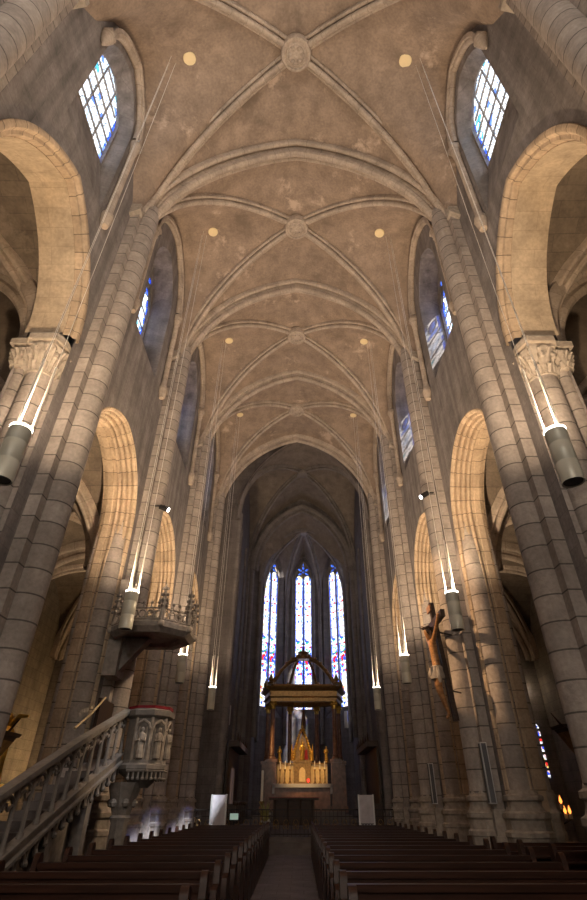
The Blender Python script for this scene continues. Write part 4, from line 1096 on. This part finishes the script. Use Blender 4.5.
# choir stalls along the dim chancel walls
for s, nm in ((1, 'right'), (-1, 'left')):
    x = CX + s * 3.4; t = thing('choir_stall', (x, 31, .5), 'dark carved choir stalls along the %s chancel wall' % nm, 'choir stalls', 'choir stalls')
    m = MB(); m.box((s * .2 if s > 0 else -.3, -2.6, 0), (.3 if s > 0 else -.2, 2.6, 3.4)); m.box((-.25, -2.7, 3.4), (.3, 2.7, 3.65)); m.build('back', M['oak'], t)
    m = MB(); m.box((-.25, -2.6, .4), (.25, 2.6, .48)); m.build('seat', M['oak'], t)
    for i in range(6):
        y = -2.6 + 1.04 * i; m = MB(); m.box((-.3, y - .04, 0), (.3, y + .04, 1.1)); m.ball((-s * .24, y, 1.12), .1, 7); e = m.build('stall_end', M['oak'], t)
        m = MB(); m.tube([(-s * .2, y, 3.6), (-s * .2, y, 4.0)], [.08, .01], 6); m.build('finial', M['oak'], t)

# ------------------------------------------------------------------ aisle fittings
def gilt_shrine(loc, rz, label, gilt):
    t = thing('wall_shrine', loc, label, 'shrine', None, rz)
    m = MB(); m.box((-.32, -.07, 0), (.32, .07, 1.0)); m.box((-.37, -.1, 1.0), (.37, .1, 1.07)); m.box((-.37, -.1, -.06), (.37, .1, .02)); m.tube([(0, .05, 1.05), (0, .05, 1.35)], [.04, .015], 6)
    m.v = [(x, y - .68 * z, z) for x, y, z in m.v]; m.build('board', M['oak'], t)
    m = MB(); m.box((-.28, -.09, .08), (.28, -.065, .92)); m.v = [(x, y - .68 * z, z) for x, y, z in m.v]; m.build('picture', M['bronze'], t)
    m = MB(); m.prism([(-.3, .0, -.1), (.3, .0, -.1), (.12, .0, -.75), (-.12, .0, -.75)], (0, .3, 0)); m.box((-.3, 0, -.1), (.3, .5, -.05)); m.box((.6, -.45, -.3), (1.2, .3, -.2)); m.build('bracket', M['carved'], t)
    if gilt:
        m = MB(); figurine(m, .9, -.15, .1, 1.45, PI); m.lathe([(.3, -.2), (.34, .02), (.24, .1)], (.9, -.15, 0), 10); m.tube([(.9, -.15, 1.2), (.9, -.4, 1.5), (.85, -.62, 1.5)], [.09, .06, .03], 6)
        for q in range(7): m.ball((.9 + .26 * math.cos(q), -.15 + .26 * math.sin(q), .1), .08, 6)
        m.build('gilded_statue', M['gold'], t)
    return t
gilt_shrine((-6.85, 12.5, 1.8), R(90), 'dark wooden board with gilded statue behind it, at the left edge', True)
gilt_shrine((7.5, 14.3, 2.15), R(-90), 'dark framed board hanging in the right arcade', False)
m = MB(); m.lathe([(.42, 0), (.42, .4), (.3, .5), (.3, 1.5), (.4, 1.0), (.4, 1.04)], (-6.85, 12.6, 0), 10)
tag(m.build('stone_pedestal', M['carved'], loc=(-6.85, 12.6, 0)), 'carved stone pedestal below the gilded statue at the left edge', 'pedestal')
t = thing('votive_stand', (7.05, 16.4, 0), 'iron stand of burning votive candles in the right aisle', 'candle stand')
m = MB(); m.lathe([(.3, 0), (.3, .04), (.04, .1), (.03, 1.2)], (0, 0, 0), 10); m.tube([(-.36, 0, 1.25), (0, 0, 1.12), (.36, 0, 1.28)], .02, 6); m.tube([(-.12, .1, 1.45), (0, 0, 1.12), (.14, -.1, 1.5)], .02, 6); m.build('stand', M['iron'], t)
for x, y, z in ((-.36, 0, 1.25), (-.12, .1, 1.45), (.14, -.1, 1.5), (.36, 0, 1.28), (.28, .1, 1.28)):
    m = MB(); m.lathe([(.045, 0), (.05, .1), (.04, .11)], (x, y, z), 8); vg = m.build('votive_glass', M['wax'], t)
    m = MB(); m.lathe([(.01, .1), (.045, .16), (.03, .22), (.0, .3)], (x, y, z), 8); m.build('flame', M['flame'], vg)
# coloured slit added for the light flecks, and lamps, at the aisle ends
gS = stained('slit glass', .2, 'figure', 1.5, 2, 6)
WN[0] += 1
root = bpy.data.objects.new('window_%d' % WN[0], None); C.objects.link(root); root.location = (11.62, YE + .27, 0); tag(root, 'narrow coloured glass slit added for the bright flecks at the right aisle end', 'window', kind='structure')
m = MB(); pts = [(x, -.01, z) for x, z in lancet(.15, 2.6, 4.5, .3)]; m.add(pts, [list(range(len(pts)))]); m.build('pane', gS, root, smooth=0, fix=False)
m = MB(); m.sweep([(x, 0, z) for x, z in lancet(.17, 2.58, 4.5, .34)], (0, 1, 0), (0, 0, 4), [(-.06, 0), (-.06, .06), (.06, .06), (.06, 0)])
for i in range(6): m.box((-.16, -.05, 2.85 + .32 * i), (.16, 0, 2.96 + .32 * i))
m.build('tracery', M['carved'], root)
def wall_lamp(loc, label, power, tgt, col, ang=110):
    t = thing('wall_lamp', loc, label, 'lamp'); d = Vector((0, -1, 0))
    m = MB(); m.tube([(0, .2, .05), (0, 0, .05)], .03, 6); m.lathe([(.1, .06), (.12, .1), (.06, .18)], (0, 0, 0), 10); m.build('bracket', M['black'], t)
    m = MB(); m.ball((0, 0, 0), .085, 10); m.build('bulb', M['bulb'], t)
    l = bpy.data.lights.new('wall_lamp_light', 'POINT'); l.energy = power; l.color = col; l.shadow_soft_size = .1
    o = bpy.data.objects.new('wall_lamp_light', l); C.objects.link(o); o.location = (loc[0], loc[1] - .25, loc[2])
wall_lamp((11.38, YE + .1, 6.3), 'small bright wall lamp at the end of the right aisle', 7, None, (1., .75, .45))
wall_lamp((-9.6, YE + .1, 3.2), 'unseen lamp added to light the end wall of the left aisle', 260, None, (1., .66, .3))  # added lamp, hidden behind a pier, to light the yellow end wall

# lights of the chancel: altar spots hang behind the last piers
spot('altar_spot', (-3.3, 30.2, 8.5), (AX, 34.6, 3.2), ALT_W, (1., .62, .25), 26, .5)
spot('altar_spot', (3.5, 30.2, 8.5), (AX, 34.6, 3.2), ALT_W, (1., .62, .25), 26, .5)

# ------------------------------------------------------------------ sun, sky, camera
s = bpy.data.lights.new('sun', 'SUN'); s.energy = SUN_W; s.angle = R(1.6); s.color = (1., .95, .88)
so = bpy.data.objects.new('sun', s); C.objects.link(so)
so.rotation_euler = Vector((-9.6, 7.4, -15.4)).to_track_quat('-Z', 'Y').to_euler(); so.location = (20, -6, 30)
wd = bpy.data.worlds.new('sky'); bpy.context.scene.world = wd; wd.use_nodes = True
bg = wd.node_tree.nodes['Background']; bg.inputs[0].default_value = (.75, .86, 1, 1); bg.inputs[1].default_value = SKY_W
cam = bpy.data.cameras.new('camera'); co = bpy.data.objects.new('camera', cam); C.objects.link(co)
cam.sensor_fit = 'VERTICAL'; cam.sensor_height = 36; cam.lens = 500 / 900 * 36; cam.clip_start = .05; cam.clip_end = 300
cam.shift_x = -8.5 / 900
co.location = (.15, 0, 1.6); co.rotation_euler = (R(90 + 35.3), 0, R(-.42))
sc = bpy.context.scene; sc.camera = co
vs = sc.view_settings; vs.view_transform = 'Standard'; vs.look = 'None'; vs.exposure = EXPO; vs.gamma = 1; vs.use_curve_mapping = False
sc.cycles.max_bounces = 8; sc.cycles.diffuse_bounces = 5; sc.cycles.transparent_max_bounces = 12
sc.cycles.sample_clamp_indirect = 6; sc.cycles.use_denoising = True
